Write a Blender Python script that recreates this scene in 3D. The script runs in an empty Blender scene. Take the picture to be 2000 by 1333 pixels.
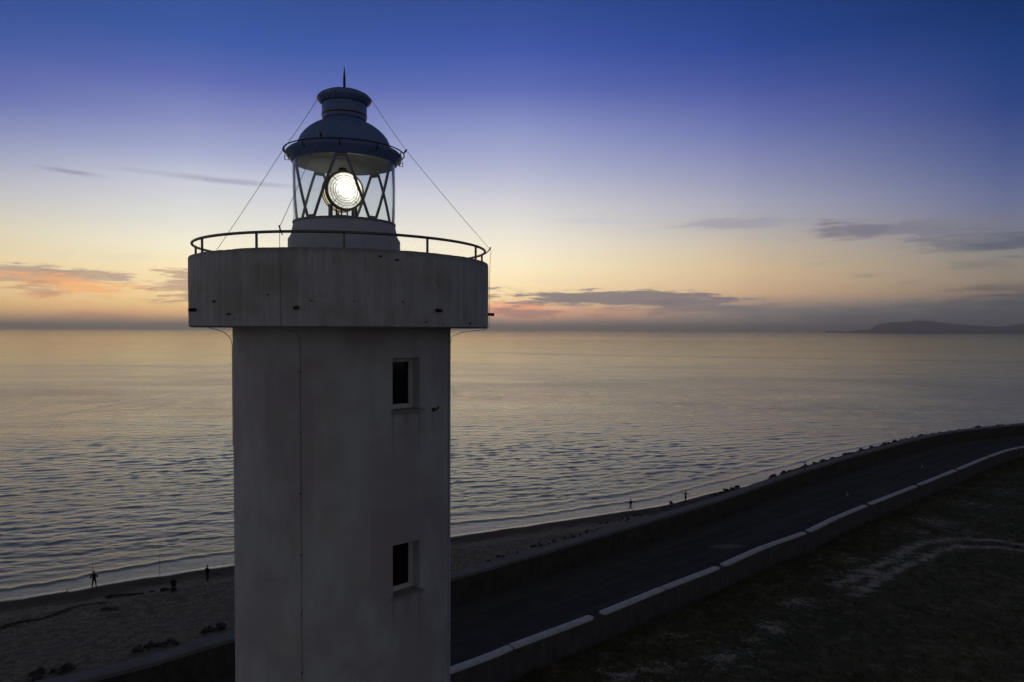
import bpy, bmesh, math, random
import numpy as np
from mathutils import Vector, Matrix, noise as mnoise
random.seed(7); rng = np.random.default_rng(11)
D2R = math.pi/180
sc = bpy.context.scene
COL = sc.collection

# ------------------------------------------------------------------ camera
CAM_H = 27.0; F = 1400.0; PITCH = 1.8; ROLL = -0.22
cam_data = bpy.data.cameras.new('camera'); cam = bpy.data.objects.new('camera', cam_data); COL.objects.link(cam)
cam_data.sensor_width = 36.0; cam_data.lens = 36.0*F/2000.0
cam_data.clip_start = 0.1; cam_data.clip_end = 60000
SHY = (math.tan(PITCH*D2R) - 21.5/F)
cam_data.shift_y = SHY*F/2000.0
cam.matrix_world = Matrix.Translation((0, 0, CAM_H)) @ Matrix.Rotation((90-PITCH)*D2R, 4, 'X') @ Matrix.Rotation(-ROLL*D2R, 4, 'Z')
sc.camera = cam
R3 = cam.matrix_world.to_3x3()
def ray(px, py):
    return R3 @ Vector(((px-1000)/F, -(py-666.5)/F + SHY, -1))
def at(px, py, z=0.0):
    """where the line of sight through a photo point meets the level z"""
    d = ray(px, py); t = (z-CAM_H)/d.z
    return Vector((d.x*t, d.y*t, z))

# ------------------------------------------------------------------ view
sc.view_settings.view_transform = 'Standard'; sc.view_settings.look = 'None'
sc.view_settings.exposure = 0.0; sc.view_settings.gamma = 1.0

# ------------------------------------------------------------------ node helper
class X:
    def __init__(s, t, k): s.t, s.k = t, k
    def _m(s, op, *o, clamp=False):
        n = s.t.nodes.new('ShaderNodeMath'); n.operation = op; n.use_clamp = clamp
        for i, v in enumerate((s,)+o):
            if isinstance(v, X): s.t.links.new(v.k, n.inputs[i])
            else: n.inputs[i].default_value = v
        return X(s.t, n.outputs[0])
    def __add__(s, o): return s._m('ADD', o)
    def __radd__(s, o): return s._m('ADD', o)
    def __sub__(s, o): return s._m('SUBTRACT', o)
    def __rsub__(s, o): return (s*-1.0)+o
    def __mul__(s, o): return s._m('MULTIPLY', o)
    def __rmul__(s, o): return s._m('MULTIPLY', o)
    def __truediv__(s, o): return s._m('DIVIDE', o)
    def mx(s, o): return s._m('MAXIMUM', o)
    def mn(s, o): return s._m('MINIMUM', o)
    def sq(s): return s._m('MULTIPLY', s)
    def pw(s, p): return s._m('POWER', p)
    def ab(s): return s._m('ABSOLUTE')
    def c01(s): return s._m('ADD', 0.0, clamp=True)
    def ss(s, a, b, lo=0.0, hi=1.0):
        n = s.t.nodes.new('ShaderNodeMapRange'); n.interpolation_type = 'SMOOTHSTEP'
        s.t.links.new(s.k, n.inputs[0])
        for i, v in enumerate((a, b, lo, hi)): n.inputs[i+1].default_value = v
        return X(s.t, n.outputs[0])
    def lin(s, a, b, lo=0.0, hi=1.0):
        n = s.t.nodes.new('ShaderNodeMapRange'); s.t.links.new(s.k, n.inputs[0])
        for i, v in enumerate((a, b, lo, hi)): n.inputs[i+1].default_value = v
        return X(s.t, n.outputs[0])
def sr(c):
    return tuple(((v/255)/12.92 if v/255 <= .04045 else ((v/255+.055)/1.055)**2.4) for v in c)+(1,)
def cmix(t, f, a, b, mode='MIX'):
    n = t.nodes.new('ShaderNodeMix'); n.data_type = 'RGBA'; n.blend_type = mode; n.clamp_factor = True
    for i, v in ((0, f), (6, a), (7, b)):
        if isinstance(v, X): t.links.new(v.k, n.inputs[i])
        elif isinstance(v, bpy.types.NodeSocket): t.links.new(v, n.inputs[i])
        else: n.inputs[i].default_value = v
    return n.outputs[2]
def comb(t, x, y, z):
    n = t.nodes.new('ShaderNodeCombineXYZ')
    for i, v in enumerate((x, y, z)):
        if isinstance(v, X): t.links.new(v.k, n.inputs[i])
        else: n.inputs[i].default_value = v
    return n.outputs[0]
def nz(t, vec, scale=1.0, detail=4.0, rough=.55, dist=0.0):
    n = t.nodes.new('ShaderNodeTexNoise'); t.links.new(vec, n.inputs['Vector'])
    n.inputs['Scale'].default_value = scale; n.inputs['Detail'].default_value = detail
    n.inputs['Roughness'].default_value = rough; n.inputs['Distortion'].default_value = dist
    return X(t, n.outputs[0])

# ------------------------------------------------------------------ sky (world): dusk glow above the sea, dark blue overhead and inland
world = bpy.data.worlds.new('World'); sc.world = world; world.use_nodes = True
wt = world.node_tree; wt.nodes.clear()
tc = wt.nodes.new('ShaderNodeTexCoord'); sp = wt.nodes.new('ShaderNodeSeparateXYZ')
wt.links.new(tc.outputs['Generated'], sp.inputs[0])
dx, dy, dz = (X(wt, sp.outputs[i]) for i in range(3))
az = dx._m('ARCTAN2', dy)*(180/math.pi)
el = dz.mx(-1.0).mn(1.0)._m('ARCSINE')*(180/math.pi)
pp = (el/90.0).mx(0.0)._m('SQRT')
def col_ramp(x, stops, top):
    r = wt.nodes.new('ShaderNodeValToRGB'); r.color_ramp.interpolation = 'LINEAR'
    L = [(math.degrees(math.atan2(645-y, math.hypot(F, x-1000))), c) for y, c in stops]
    L = [(max(e, 0), c) for e, c in L] + top
    L.sort(key=lambda q: q[0]); cr = r.color_ramp
    for i, (e, c) in enumerate(L):
        p = math.sqrt(e/90.0)
        if i < 2: el_ = cr.elements[i]; el_.position = p
        else: el_ = cr.elements.new(p)
        el_.color = sr(c)
    wt.links.new(pp.k, r.inputs[0]); return r.outputs[0]
TOP = [(27, (46, 66, 118)), (32, (52, 60, 84)), (42, (48, 51, 60)), (90, (40, 42, 47))]
TOPR = [(27, (24, 44, 86)), (34, (38, 45, 60)), (48, (42, 45, 53)), (90, (40, 42, 47))]
cA = col_ramp(30, [(0, (50,78,146)), (100, (68,93,162)), (200, (102,113,176)), (300, (153,159,190)), (380, (190,190,195)), (450, (214,205,182)), (520, (225,203,158)), (602, (224,178,116)), (624, (204,164,116)), (638, (168,144,114)), (645, (160,140,114))], TOP)
cB = col_ramp(330, [(0, (54,83,154)), (75, (62,92,166)), (150, (93,107,178)), (220, (130,138,191)), (300, (166,173,206)), (350, (200,203,216)), (420, (221,220,214)), (480, (240,233,206)), (520, (246,226,182)), (592, (244,206,138)), (616, (240,184,124)), (633, (190,154,122)), (645, (168,146,122))], TOP)
cC = col_ramp(990, [(0, (47,74,144)), (100, (64,88,168)), (180, (95,110,182)), (250, (138,148,198)), (330, (175,180,209)), (400, (211,209,213)), (470, (237,229,211)), (520, (248,232,194)), (578, (245,215,162)), (608, (236,178,134)), (630, (168,146,130)), (645, (156,141,127))], TOP)
cD = col_ramp(1430, [(0, (32,62,130)), (100, (45,73,148)), (180, (75,90,161)), (250, (105,115,175)), (320, (135,140,180)), (400, (165,166,182)), (440, (176,171,172)), (480, (195,181,160)), (530, (206,179,141)), (575, (197,163,128)), (602, (132,121,113)), (645, (116,111,104))], TOP)
cE = col_ramp(1960, [(0, (18,48,102)), (100, (28,60,122)), (200, (45,68,130)), (300, (74,89,140)), (380, (99,107,144)), (440, (112,115,132)), (490, (128,125,120)), (540, (132,120,106)), (570, (117,104,94)), (588, (86,86,88)), (620, (69,70,74)), (645, (66,69,73))], TOPR)
cF = col_ramp(1960, [(300, (93,93,98)), (500, (100,98,98)), (645, (98,95,94))], [(32, (80,81,88)), (50, (56,58,66)), (90, (38, 40, 50))])
c = cmix(wt, az.ss(-125, -37), cF, cA)
c = cmix(wt, az.lin(-36, -24), c, cB)
c = cmix(wt, az.ss(-22, 3), c, cC)
c = cmix(wt, az.lin(0, 18), c, cD)
c = cmix(wt, az.lin(17, 34.4), c, cE)
c = cmix(wt, az.ss(36, 110), c, cF)
# clouds, as streaks in azimuth/elevation
w1 = nz(wt, comb(wt, az*0.10, el*0.9, 3.0), 1.0, 5.0, .6)-.5
w2 = nz(wt, comb(wt, az*0.35, el*2.6, 9.0), 1.0, 4.0, .6)-.5
w3 = nz(wt, comb(wt, az*0.05, el*0.3, 5.0), 1.0, 3.0, .55)-.5
w4 = nz(wt, comb(wt, az*1.1+el*.6, el*8.0, 2.0), 1.0, 4, .65)-.5
def pxae(x, y):
    return math.degrees(math.atan((x-1000)/F)), math.degrees(math.atan2(645-y, math.hypot(F, x-1000)))
def cloud(c, x0, x1, y0, y1, slope, color, amt, soft=.5, wob=1.0):
    """one streak: photo box gives its azimuth and elevation extent"""
    a0, e0 = pxae((x0+x1)/2, (y0+y1)/2); a1 = pxae(x1, y0)[0]; w = abs(a1-a0)*1.18; h = abs(pxae((x0+x1)/2, y0)[1]-e0)*1.4
    u = (az-a0)/w; v = (el-e0-(az-a0)*slope+w3*(h*1.2))/h
    d = (u.sq()+v.sq())._m('SQRT')
    m = (1.0-d+w1*(2.4*wob)+w2*(2.0*wob)+w4*(1.3*wob)).ss(0, soft)*amt
    return cmix(wt, m, c, sr(color))
c = cloud(c, -60, 140, 522, 556, .0, (158,138,126), .75)
c = cloud(c, 100, 300, 534, 560, -.03, (158,138,128), .75)
c = cloud(c, 10, 300, 548, 586, .0, (240,172,108), .85, .8)
c = cloud(c, 10, 150, 556, 582, -.02, (160,122,108), .6, .8)
c = cloud(c, 285, 520, 540, 588, .0, (172,140,120), .75)
c = cloud(c, 100, 340, 612, 632, .0, (222,152,112), .5, .8)
c = cloud(c, 80, 330, 616, 630, .0, (176,138,116), .35)
c = cloud(c, 920, 1140, 590, 636, .0, (244,160,118), .9, .9)
c = cloud(c, 1050, 1330, 592, 628, .0, (205,150,122), .65, .9)
c = cloud(c, 925, 1460, 568, 600, -.03, (122,113,114), .95, .5, .8)
c = cloud(c, 960, 1110, 604, 622, .0, (150,118,118), .7)
c = cloud(c, 1180, 1580, 584, 622, -.01, (118,108,110), .85, .7)
c = cloud(c, 900, 1300, 628, 662, .0, (138,126,122), .5, .9)
c = cloud(c, 1430, 2150, 590, 650, .03, (84,84,87), .9, .8, .7)
c = cloud(c, 1700, 2350, 566, 650, .05, (72,74,79), .9, .9, .6)
c = cloud(c, 1550, 1790, 432, 470, -.02, (118,111,124), .85, .8, .7)
c = cloud(c, 1530, 2020, 424, 466, -.01, (118,118,132), .6, .9)
c = cloud(c, 1700, 2150, 450, 496, -.02, (98,100,114), .6, .9)
c = cloud(c, 1900, 2150, 458, 490, -.0, (86,90,104), .7, .8)
c = cloud(c, 1320, 1560, 428, 446, -.02, (150,148,160), .6, .8)
c = cloud(c, 60, 220, 334, 346, -.06, (150,152,176), .9, .9, .35)
c = cloud(c, 210, 620, 346, 360, -.03, (168,170,188), .9, .9, .4)
c = cloud(c, 1640, 1740, 531, 542, .02, (142,130,116), .7, .8)
c = cloud(c, 1740, 1830, 540, 554, .12, (140,124,108), .6, .8)
c = cloud(c, 1560, 1640, 508, 520, .10, (168,154,132), .5, .8)
c = cloud(c, 1900, 2060, 552, 562, .02, (104,94,88), .6, .8)
c = cloud(c, 1830, 1960, 510, 526, .04, (118,112,106), .5, .8)
c = cloud(c, 60, 330, 498, 514, .0, (222,210,180), .6, .9)
c = cloud(c, 1100, 1240, 428, 440, -.03, (196,196,204), .5, .9)
# faint streaky haze through the lower sky
st = nz(wt, comb(wt, az*0.06, el*1.6, 1.0), 1.0, 6.0, .62)
c = cmix(wt, st.ss(.5, .8)*el.ss(0.5, 3)*el.ss(14, 6)*.08, c, sr((150,140,140)))
bg = wt.nodes.new('ShaderNodeBackground'); wt.links.new(c, bg.inputs[0]); wt.links.new(((el.mx(0.0)*-.20)._m('EXPONENT')*.76+1.0).k, bg.inputs[1])
wo = wt.nodes.new('ShaderNodeOutputWorld'); wt.links.new(bg.outputs[0], wo.inputs[0])
world.cycles.sampling_method = 'MANUAL'; world.cycles.sample_map_resolution = 1024

# ------------------------------------------------------------------ mesh helpers
class MB:
    def __init__(s): s.v = []; s.f = []
    def add(s, v, f):
        o = len(s.v); s.v += [tuple(p) for p in v]; s.f += [tuple(i+o for i in q) for q in f]
    def lathe(s, prof, n=64, a0=0, a1=360, z0=0, cx=0, cy=0):
        full = abs(a1-a0) >= 359.9; m = n if full else n+1
        v = []; f = []
        for r, h in prof:
            for i in range(m):
                a = (a0+(a1-a0)*i/n)*D2R; v.append((cx+r*math.cos(a), cy-r*math.sin(a), h+z0))
        for j in range(len(prof)-1):
            for i in range(n):
                k = (i+1) % m
                f.append((j*m+i, (j+1)*m+i, (j+1)*m+k, j*m+k))
        s.add(v, f)
    def tube(s, pts, r, n=8, cap=True, closed=False):
        pts = [Vector(p) for p in pts]; rr = r if isinstance(r, (list, tuple)) else [r]*len(pts)
        v = []; f = []; N = len(pts); up = None
        for i, p in enumerate(pts):
            if closed: t = pts[(i+1) % N]-pts[i-1]
            else: t = pts[min(i+1, N-1)]-pts[max(i-1, 0)]
            t.normalize()
            if up is None: up = Vector((0, 0, 1)) if abs(t.z) < .9 else Vector((1, 0, 0))
            b = t.cross(up); b.normalize(); up = b.cross(t)
            for k in range(n):
                a = 2*math.pi*k/n; v.append(p+(b*math.cos(a)+up*math.sin(a))*rr[i])
        for i in range(N if closed else N-1):
            j = (i+1) % N
            for k in range(n): f.append((i*n+k, i*n+(k+1) % n, j*n+(k+1) % n, j*n+k))
        if cap and not closed: f.append(tuple(range(n))[::-1]); f.append(tuple((N-1)*n+k for k in range(n)))
        s.add(v, f)
    def box(s, c, size, rot=0.0, M=None):
        x, y, z = (q/2 for q in size); m = M or (Matrix.Translation(c) @ Matrix.Rotation(rot, 4, 'Z'))
        v = [m @ Vector((a*x, b*y, d*z)) for a in (-1, 1) for b in (-1, 1) for d in (-1, 1)]
        s.add(v, [(0,1,3,2), (4,6,7,5), (0,4,5,1), (2,3,7,6), (0,2,6,4), (1,5,7,3)])
    def build(s, name, mat, parent=None, smooth=None, bevel=0, loc=None):
        me = bpy.data.meshes.new(name); me.from_pydata(s.v, [], s.f); me.update()
        bm = bmesh.new(); bm.from_mesh(me); bmesh.ops.remove_doubles(bm, verts=bm.verts, dist=1e-5)
        bmesh.ops.recalc_face_normals(bm, faces=bm.faces)
        if bevel: bmesh.ops.bevel(bm, geom=[e for e in bm.edges if e.is_manifold and e.calc_face_angle(0) > .5], offset=bevel, segments=2, affect='EDGES', profile=.6)
        bm.to_mesh(me); bm.free()
        if smooth is not None:
            me.polygons.foreach_set('use_smooth', [True]*len(me.polygons)); me.set_sharp_from_angle(angle=smooth*D2R)
        if mat: me.materials.append(mat)
        o = bpy.data.objects.new(name, me); COL.objects.link(o)
        if parent: o.parent = parent
        if loc: o.location = loc
        return o
def tag(o, label=None, cat=None, group=None, kind=None):
    if label: o['label'] = label
    if cat: o['category'] = cat
    if group: o['group'] = group
    if kind: o['kind'] = kind
    return o
def empty(name, loc, label, cat, rz=0, group=None):
    o = bpy.data.objects.new(name, None); COL.objects.link(o); o.location = loc; o.rotation_euler.z = rz
    o.empty_display_size = .2
    return tag(o, label, cat, group)

# ------------------------------------------------------------------ materials
def mat(name, color=(.5,.5,.5), rough=.6, metal=0.0, spec=.5, fn=None):
    m = bpy.data.materials.new(name); m.use_nodes = True; t = m.node_tree; b = t.nodes['Principled BSDF']
    b.inputs['Base Color'].default_value = tuple(color)+(1,); b.inputs['Roughness'].default_value = rough
    b.inputs['Metallic'].default_value = metal; b.inputs['Specular IOR Level'].default_value = spec
    if fn: fn(t, b)
    return m
def pos(t, obj=True):
    if obj: k = t.nodes.new('ShaderNodeTexCoord').outputs['Object']
    else: k = t.nodes.new('ShaderNodeNewGeometry').outputs['Position']
    s = t.nodes.new('ShaderNodeSeparateXYZ'); t.links.new(k, s.inputs[0])
    return k, [X(t, s.outputs[i]) for i in range(3)]
def bump(t, b, h, strength, dist):
    n = t.nodes.new('ShaderNodeBump'); t.links.new(h.k, n.inputs['Height'])
    n.inputs['Strength'].default_value = strength; n.inputs['Distance'].default_value = dist
    t.links.new(n.outputs[0], b.inputs['Normal']); return n
def stucco(t, b):
    k, (x, y, z) = pos(t); ang = x._m('ARCTAN2', y)*2.85
    p1 = nz(t, comb(t, ang*.5, z*.35, 0.0), 1.0, 4, .6); p2 = nz(t, comb(t, ang*2.2, z*.45, 4.0), 1.0, 5, .65)
    p3 = nz(t, k, 7.0, 5, .6)
    st = nz(t, comb(t, ang*9.0, z*.30, 2.0), 1.0, 3, .5)
    c = cmix(t, p1.ss(.42, .58), (.38,.355,.40,1), (.47,.50,.54,1))
    c = cmix(t, p2.ss(.42, .68)*.55, c, (.38,.385,.40,1))
    c = cmix(t, p3.ss(.55, .8)*.35, c, (.38,.375,.37,1))
    c = cmix(t, st.ss(.58, .75)*.35, c, (.40,.39,.385,1))
    sq = nz(t, comb(t, ang._m('SNAP', 1.3)*3.0, z._m('SNAP', 1.7)*2.0, 7.0), 1.0, 0, .5)
    c = cmix(t, sq.ss(.45, .65)*.22, c, (.60,.62,.64,1))
    th_ = x._m('ARCTAN2', y)  # runs of dirt below the sill corners and the iron bracket
    for a_, h_, ln_, w_ in ((22.9, -1.99, 1.5, .010), (38.6, -1.99, 1.9, .012), (30.5, -2.0, .8, .04), (22.9, -6.51, 1.4, .010), (38.6, -6.51, 1.8, .012), (31.0, -6.5, .9, .04), (49.5, -2.05, 1.3, .010)):
        dz_ = (h_+26.4)-z; da = (th_-(90-a_)*D2R+(p3-.5)*.03).ab()
        c = cmix(t, da.ss(w_*1.8, 0)*dz_.ss(0, .03)*dz_.ss(ln_, 0)*.55, c, (.22,.21,.20,1))
    t.links.new(c, b.inputs['Base Color'])
    bump(t, b, nz(t, k, 22.0, 6, .65)+p3*1.2, .35, .02)
M_stucco = mat('stained_white_render', rough=.8, fn=stucco)
def boards(t, b):
    k, (x, y, z) = pos(t); ang = x._m('ARCTAN2', y)*3.88
    bd = (ang*9.0)._m('FRACT'); seam = bd.ss(0, .12)*bd.ss(1.0, .88)
    bi = nz(t, comb(t, (ang*9.0)._m('FLOOR')*7.3, 1.0, 0.0), 1.0, 0, .5)
    v = nz(t, comb(t, ang*5.0, z*.5, 0.0), 1.0, 5, .65); v2 = nz(t, comb(t, ang*22.0, z*1.2, 5.0), 1.0, 3, .6)
    sp_ = nz(t, k, 9.0, 4, .6); big = nz(t, k, .9, 4, .6)
    c = cmix(t, v.ss(.35, .7)*.6, (.48,.50,.55,1), (.34,.345,.365,1))
    c = cmix(t, big.ss(.42, .62)*.8, c, (.33,.32,.29,1))
    c = cmix(t, bi.ss(.4, .65)*.2, c, (.64,.65,.67,1))
    c = cmix(t, v2.ss(.52, .72)*.5, c, (.30,.27,.29,1))
    c = cmix(t, (1.0-seam)*.14, c, (.2,.2,.2,1))
    c = cmix(t, sp_.ss(.66, .74)*.7, c, (.045,.042,.045,1))
    topd = (z+nz(t, comb(t, ang*4.0, 0.0, 0.0), 1.0, 4, .6)*.25).ss(28.12, 28.36)
    c = cmix(t, topd*.6, c, (.10,.10,.11,1))
    t.links.new(c, b.inputs['Base Color']); bump(t, b, seam*.15+v2*.5+nz(t, k, 40.0, 4, .6)*.5, .5, .015)
M_board = mat('board_marked_concrete', rough=.85, fn=boards)
def painted(a, bcol, s=3.0):
    def fn(t, b):
        k, q = pos(t); n = nz(t, k, s, 5, .6); n2 = nz(t, comb(t, q[0]*14.0, q[1]*14.0, q[2]*1.2), 1.0, 3, .6)
        c = cmix(t, n.ss(.4, .7)*.6, a+(1,), bcol+(1,)); c = cmix(t, n2.ss(.55, .8)*.35, c, bcol+(1,))
        t.links.new(c, b.inputs['Base Color']); bump(t, b, n, .12, .02)
    return fn
M_dome = mat('dome_grey_paint', rough=.42, fn=painted((.15,.24,.50), (.12,.18,.38)))
M_ceil = mat('ceiling_white_paint', rough=.6, fn=painted((.46,.46,.48), (.36,.36,.38)))
M_base = mat('lantern_base_paint', rough=.7, fn=painted((.46,.47,.56), (.39,.395,.45)))
M_rail = mat('railing_grey_paint', rough=.45, metal=.3, fn=painted((.16,.16,.17), (.09,.08,.08), 12))
M_astr = mat('glazing_bar_paint', rough=.5, fn=painted((.22,.23,.26), (.15,.15,.17), 10))
M_dark = mat('dark_iron', rough=.55, metal=.6, fn=painted((.05,.05,.055), (.03,.025,.025), 10))
M_brass = mat('lens_brass', (.30,.22,.09), .35, .9)
M_cable = mat('copper_cable', (.26,.25,.25), .8, .1)
def emis(name, col, s, rough=.3):
    def fn(t, b):
        b.inputs['Emission Color'].default_value = col+(1,); b.inputs['Emission Strength'].default_value = s
    return mat(name, (.8,.8,.75), rough, fn=fn)
def lensfn(t, b):
    k, (x, y, z) = pos(t); r = (y.sq()+z.sq())._m('SQRT'); r2 = ((y-.10).sq()+(z-.12).sq())._m('SQRT')
    b.inputs['Emission Color'].default_value = (1.0,.97,.84,1)
    fz = ((r-.21)/.066)._m('FRACT'); band_ = fz.ss(0, .22)*fz.ss(1.0, .78); band_ = band_.mx(r.ss(.215, .19)); t.links.new(((r2.ss(.50, .08, .80, 3.2)+r.ss(.16, .02)*1.2)*(band_*.5+.5)*(nz(t, k, 16.0, 3, .6).ss(.25, .7)*.7+.45)).k, b.inputs['Emission Strength'])
M_lens = mat('lit_lens_glass', (.8,.8,.75), .15, fn=lensfn)
M_side = emis('lit_prism_side', (1.0,.90,.66), .55)
M_bulb = emis('lit_bulb', (1.0,.95,.8), 40.0)
m = bpy.data.materials.new('lantern_glass'); m.use_nodes = True; t = m.node_tree; t.nodes.clear()
g = t.nodes.new('ShaderNodeBsdfGlossy'); g.inputs['Roughness'].default_value = .02; g.inputs[0].default_value = (.9,.95,1,1)
tr = t.nodes.new('ShaderNodeBsdfTransparent'); tr.inputs[0].default_value = (.86,.90,.90,1)
lw = t.nodes.new('ShaderNodeLayerWeight'); lw.inputs[0].default_value = .5; fr = X(t, lw.outputs['Facing']).pw(5.0)*.75+.035
mx = t.nodes.new('ShaderNodeMixShader'); t.links.new(fr.k, mx.inputs[0]); t.links.new(tr.outputs[0], mx.inputs[1]); t.links.new(g.outputs[0], mx.inputs[2])
ou = t.nodes.new('ShaderNodeOutputMaterial'); t.links.new(mx.outputs[0], ou.inputs[0]); M_glass = m
M_pane = mat('dark_window_glass', (.006,.006,.007), .08, spec=.35)
M_frame = mat('window_frame_paint', rough=.5, fn=painted((.62,.63,.64), (.48,.48,.48), 8))
M_sill = mat('sill_stone', rough=.8, fn=painted((.30,.29,.29), (.18,.175,.17), 6))

# ------------------------------------------------------------------ curves of the shore, the seawall and the road wall
def smooth_curve(pts, n=400):
    P = [Vector((p[0], p[1])) for p in pts]; out = []
    for i in range(len(P)-1):
        p0 = P[max(i-1, 0)]; p1 = P[i]; p2 = P[i+1]; p3 = P[min(i+2, len(P)-1)]
        for k in range(12):
            u = k/12; out.append(.5*((2*p1)+(p2-p0)*u+(2*p0-5*p1+4*p2-p3)*u*u+(3*p1-p0-3*p2+p3)*u**3))
    out.append(P[-1]); A = np.array([tuple(q) for q in out])
    s = np.r_[0, np.cumsum(np.hypot(*np.diff(A, axis=0).T))]
    return A, s
WALL_Z = 4.7; ROAD_Z = 2.0; COPE_Z = 3.0; LAND_Z = 0.6
wpts = [(-420,-270), (-200,-90), (-90,-5), (-50,30)]
wpts += [tuple(at(x, y, WALL_Z)[:2]) for x, y in ((161,1329), (457,1247), (880,1130.5), (1180,1044), (1400,978.5), (1550,927.5), (1700,882.5), (1850,846), (2000,829))]
wpts += [(165,193), (230,206), (400,224), (900,262)]
WA, WS = smooth_curve(wpts)
bpts = [(-300,-200), (-110,-40), (-60,5), (-30,29)]
bpts += [tuple(at(x, y, COPE_Z)[:2]) for x, y in ((880,1307.5), (1001,1261), (1165,1200), (1297,1147), (1406,1105), (1493,1067), (1574,1038), (1635,1009.5), (1697,984), (1792,947), (1868,917), (1931,891.5), (2000,872))]
bpts += [(140,168), (200,184), (400,205), (900,240)]
BA, BS = smooth_curve(bpts)
spts = [(-700,-250), (-250,-30), (-120,35)]
spts += [tuple(at(x, y, 0.0)[:2]) for x, y in ((0,1171), (170,1143), (320,1121), (460,1101), (883,1046), (1170,1004), (1300,985))]
spts += [(34,120), (46,128), (66,147), (92,171), (125,191), (165,204), (230,217), (400,236), (900,275)]
SA, SS = smooth_curve(spts)
def resample(A, s, step):
    q = np.arange(s[0], s[-1], step); return np.c_[np.interp(q, s, A[:,0]), np.interp(q, s, A[:,1])], q
def frame_of(P):
    T = np.gradient(P, axis=0); T /= np.linalg.norm(T, axis=1)[:,None]; return T, np.c_[-T[:,1], T[:,0]]   # normal to the left = seaward
def meet(P, T, N, A, s):
    """for each point of P where its normal line crosses curve A (signed distance along N)"""
    D, _ = resample(A, s, 1.0); out = np.zeros(len(P))
    for i in range(len(P)):
        d = D-P[i]; al = np.abs(d @ T[i]); nn = d @ N[i]; j = np.argmin(al+np.abs(nn)*.02); out[i] = nn[j]
    return out
def grid_obj(name, V, mt, **kw):
    """V: rows x cols x 3"""
    nr, nc = V.shape[:2]; me = bpy.data.meshes.new(name)
    me.vertices.add(nr*nc); me.vertices.foreach_set('co', V.reshape(-1).astype(np.float32))
    i = np.arange(nr-1)[:,None]*nc+np.arange(nc-1)[None,:]
    q = np.stack([i, i+1, i+nc+1, i+nc], -1).reshape(-1, 4)
    me.loops.add(q.size); me.loops.foreach_set('vertex_index', q.reshape(-1).astype(np.int32))
    me.polygons.add(len(q)); me.polygons.foreach_set('loop_start', (np.arange(len(q))*4).astype(np.int32))
    me.polygons.foreach_set('use_smooth', np.ones(len(q), bool)); me.update(calc_edges=True)
    if me.polygons[0].normal.z < 0: me.flip_normals()
    me.materials.append(mt); o = bpy.data.objects.new(name, me); COL.objects.link(o); tag(o, **kw); return o
def fbm(x, y, f, octv=4, seed=0.0):
    out = np.zeros(x.size); xf = x.ravel(); yf = y.ravel()
    r = np.random.default_rng(int(seed*10)+5)
    for o in range(octv):
        for _ in range(5):
            a = r.uniform(0, 2*math.pi); k = f*(2**o)*r.uniform(.6, 1.5)
            out += np.sin(k*(xf*math.cos(a)+yf*math.sin(a))+r.uniform(0, 6.28))*(.55**o)/5
    return out.reshape(x.shape)

# ------------------------------------------------------------------ sea
def sea():
    drop = np.r_[np.arange(640, 60, -.62), np.arange(60, 12, -.55), np.geomspace(12, .95, 46)]
    r = CAM_H*F/drop
    a = np.r_[np.linspace(-85, -44, 40), np.arange(-43.9, 44, .066), np.linspace(44.1, 85, 40)]*D2R
    Rr, Aa = np.meshgrid(r, a, indexing='ij'); x = Rr*np.sin(Aa); y = Rr*np.cos(Aa)
    dr = np.gradient(r)[:,None]
    z = np.zeros_like(x); g = np.random.default_rng(3)
    gust = .9+.34*fbm(x, y*2.2, .035, 4, 2)
    gust2 = .95+.25*fbm(x, y*2.0, .010, 3, 6)
    amp_all = np.clip(gust, .25, 1.8)*np.clip(gust2, .4, 1.6)
    for i in range(86):
        lam = math.exp(g.uniform(math.log(.5), math.log(6.5)))
        th = (-90+13)*D2R + g.normal(0, .34 if lam < 3 else .22)
        k = 2*math.pi/lam; slope = .0195 if lam < 2.4 else .0195*(2.4/lam)**.8
        amp = slope/k; fade = np.clip((lam/(dr*2.4))-.9, 0, 1)
        ph = k*(x*math.cos(th)+y*math.sin(th))+g.uniform(0, 6.28)
        w = np.sin(ph + .35*np.sin(ph*.31+g.uniform(0, 6))); w = w*(.7+.3*np.abs(w))*1.1
        z += amp*fade*w*(amp_all if lam < 5 else 1.0)
    # calmer towards the waterline
    S, _ = resample(SA, SS, 3.0); T, N = frame_of(S)
    near = r < 420; rows = np.where(near)[0]
    xx = x[rows]; yy = y[rows]; dist = np.full(xx.shape, 1e9)
    for i in range(0, len(S)):
        if abs(S[i,0]) < 330 and S[i,1] < 330 and S[i,1] > -40:
            dd = (xx-S[i,0])**2+(yy-S[i,1])**2; dist = np.minimum(dist, dd)
    dist = np.sqrt(dist); cal = np.clip((dist-1.5)/11, .12, 1)
    z[rows] *= cal
    # two low swash waves running along the beach
    ph = dist+.8*np.sin(xx*.09)+.5*np.sin(xx*.23+1)
    z[rows] += .10*np.exp(-((ph-4.6)/.55)**2)+.13*np.exp(-((ph-9.5)/.9)**2)*(.6+.4*np.sin(xx*.05))
    V = np.stack([x, y, z], -1)
    return V
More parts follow.
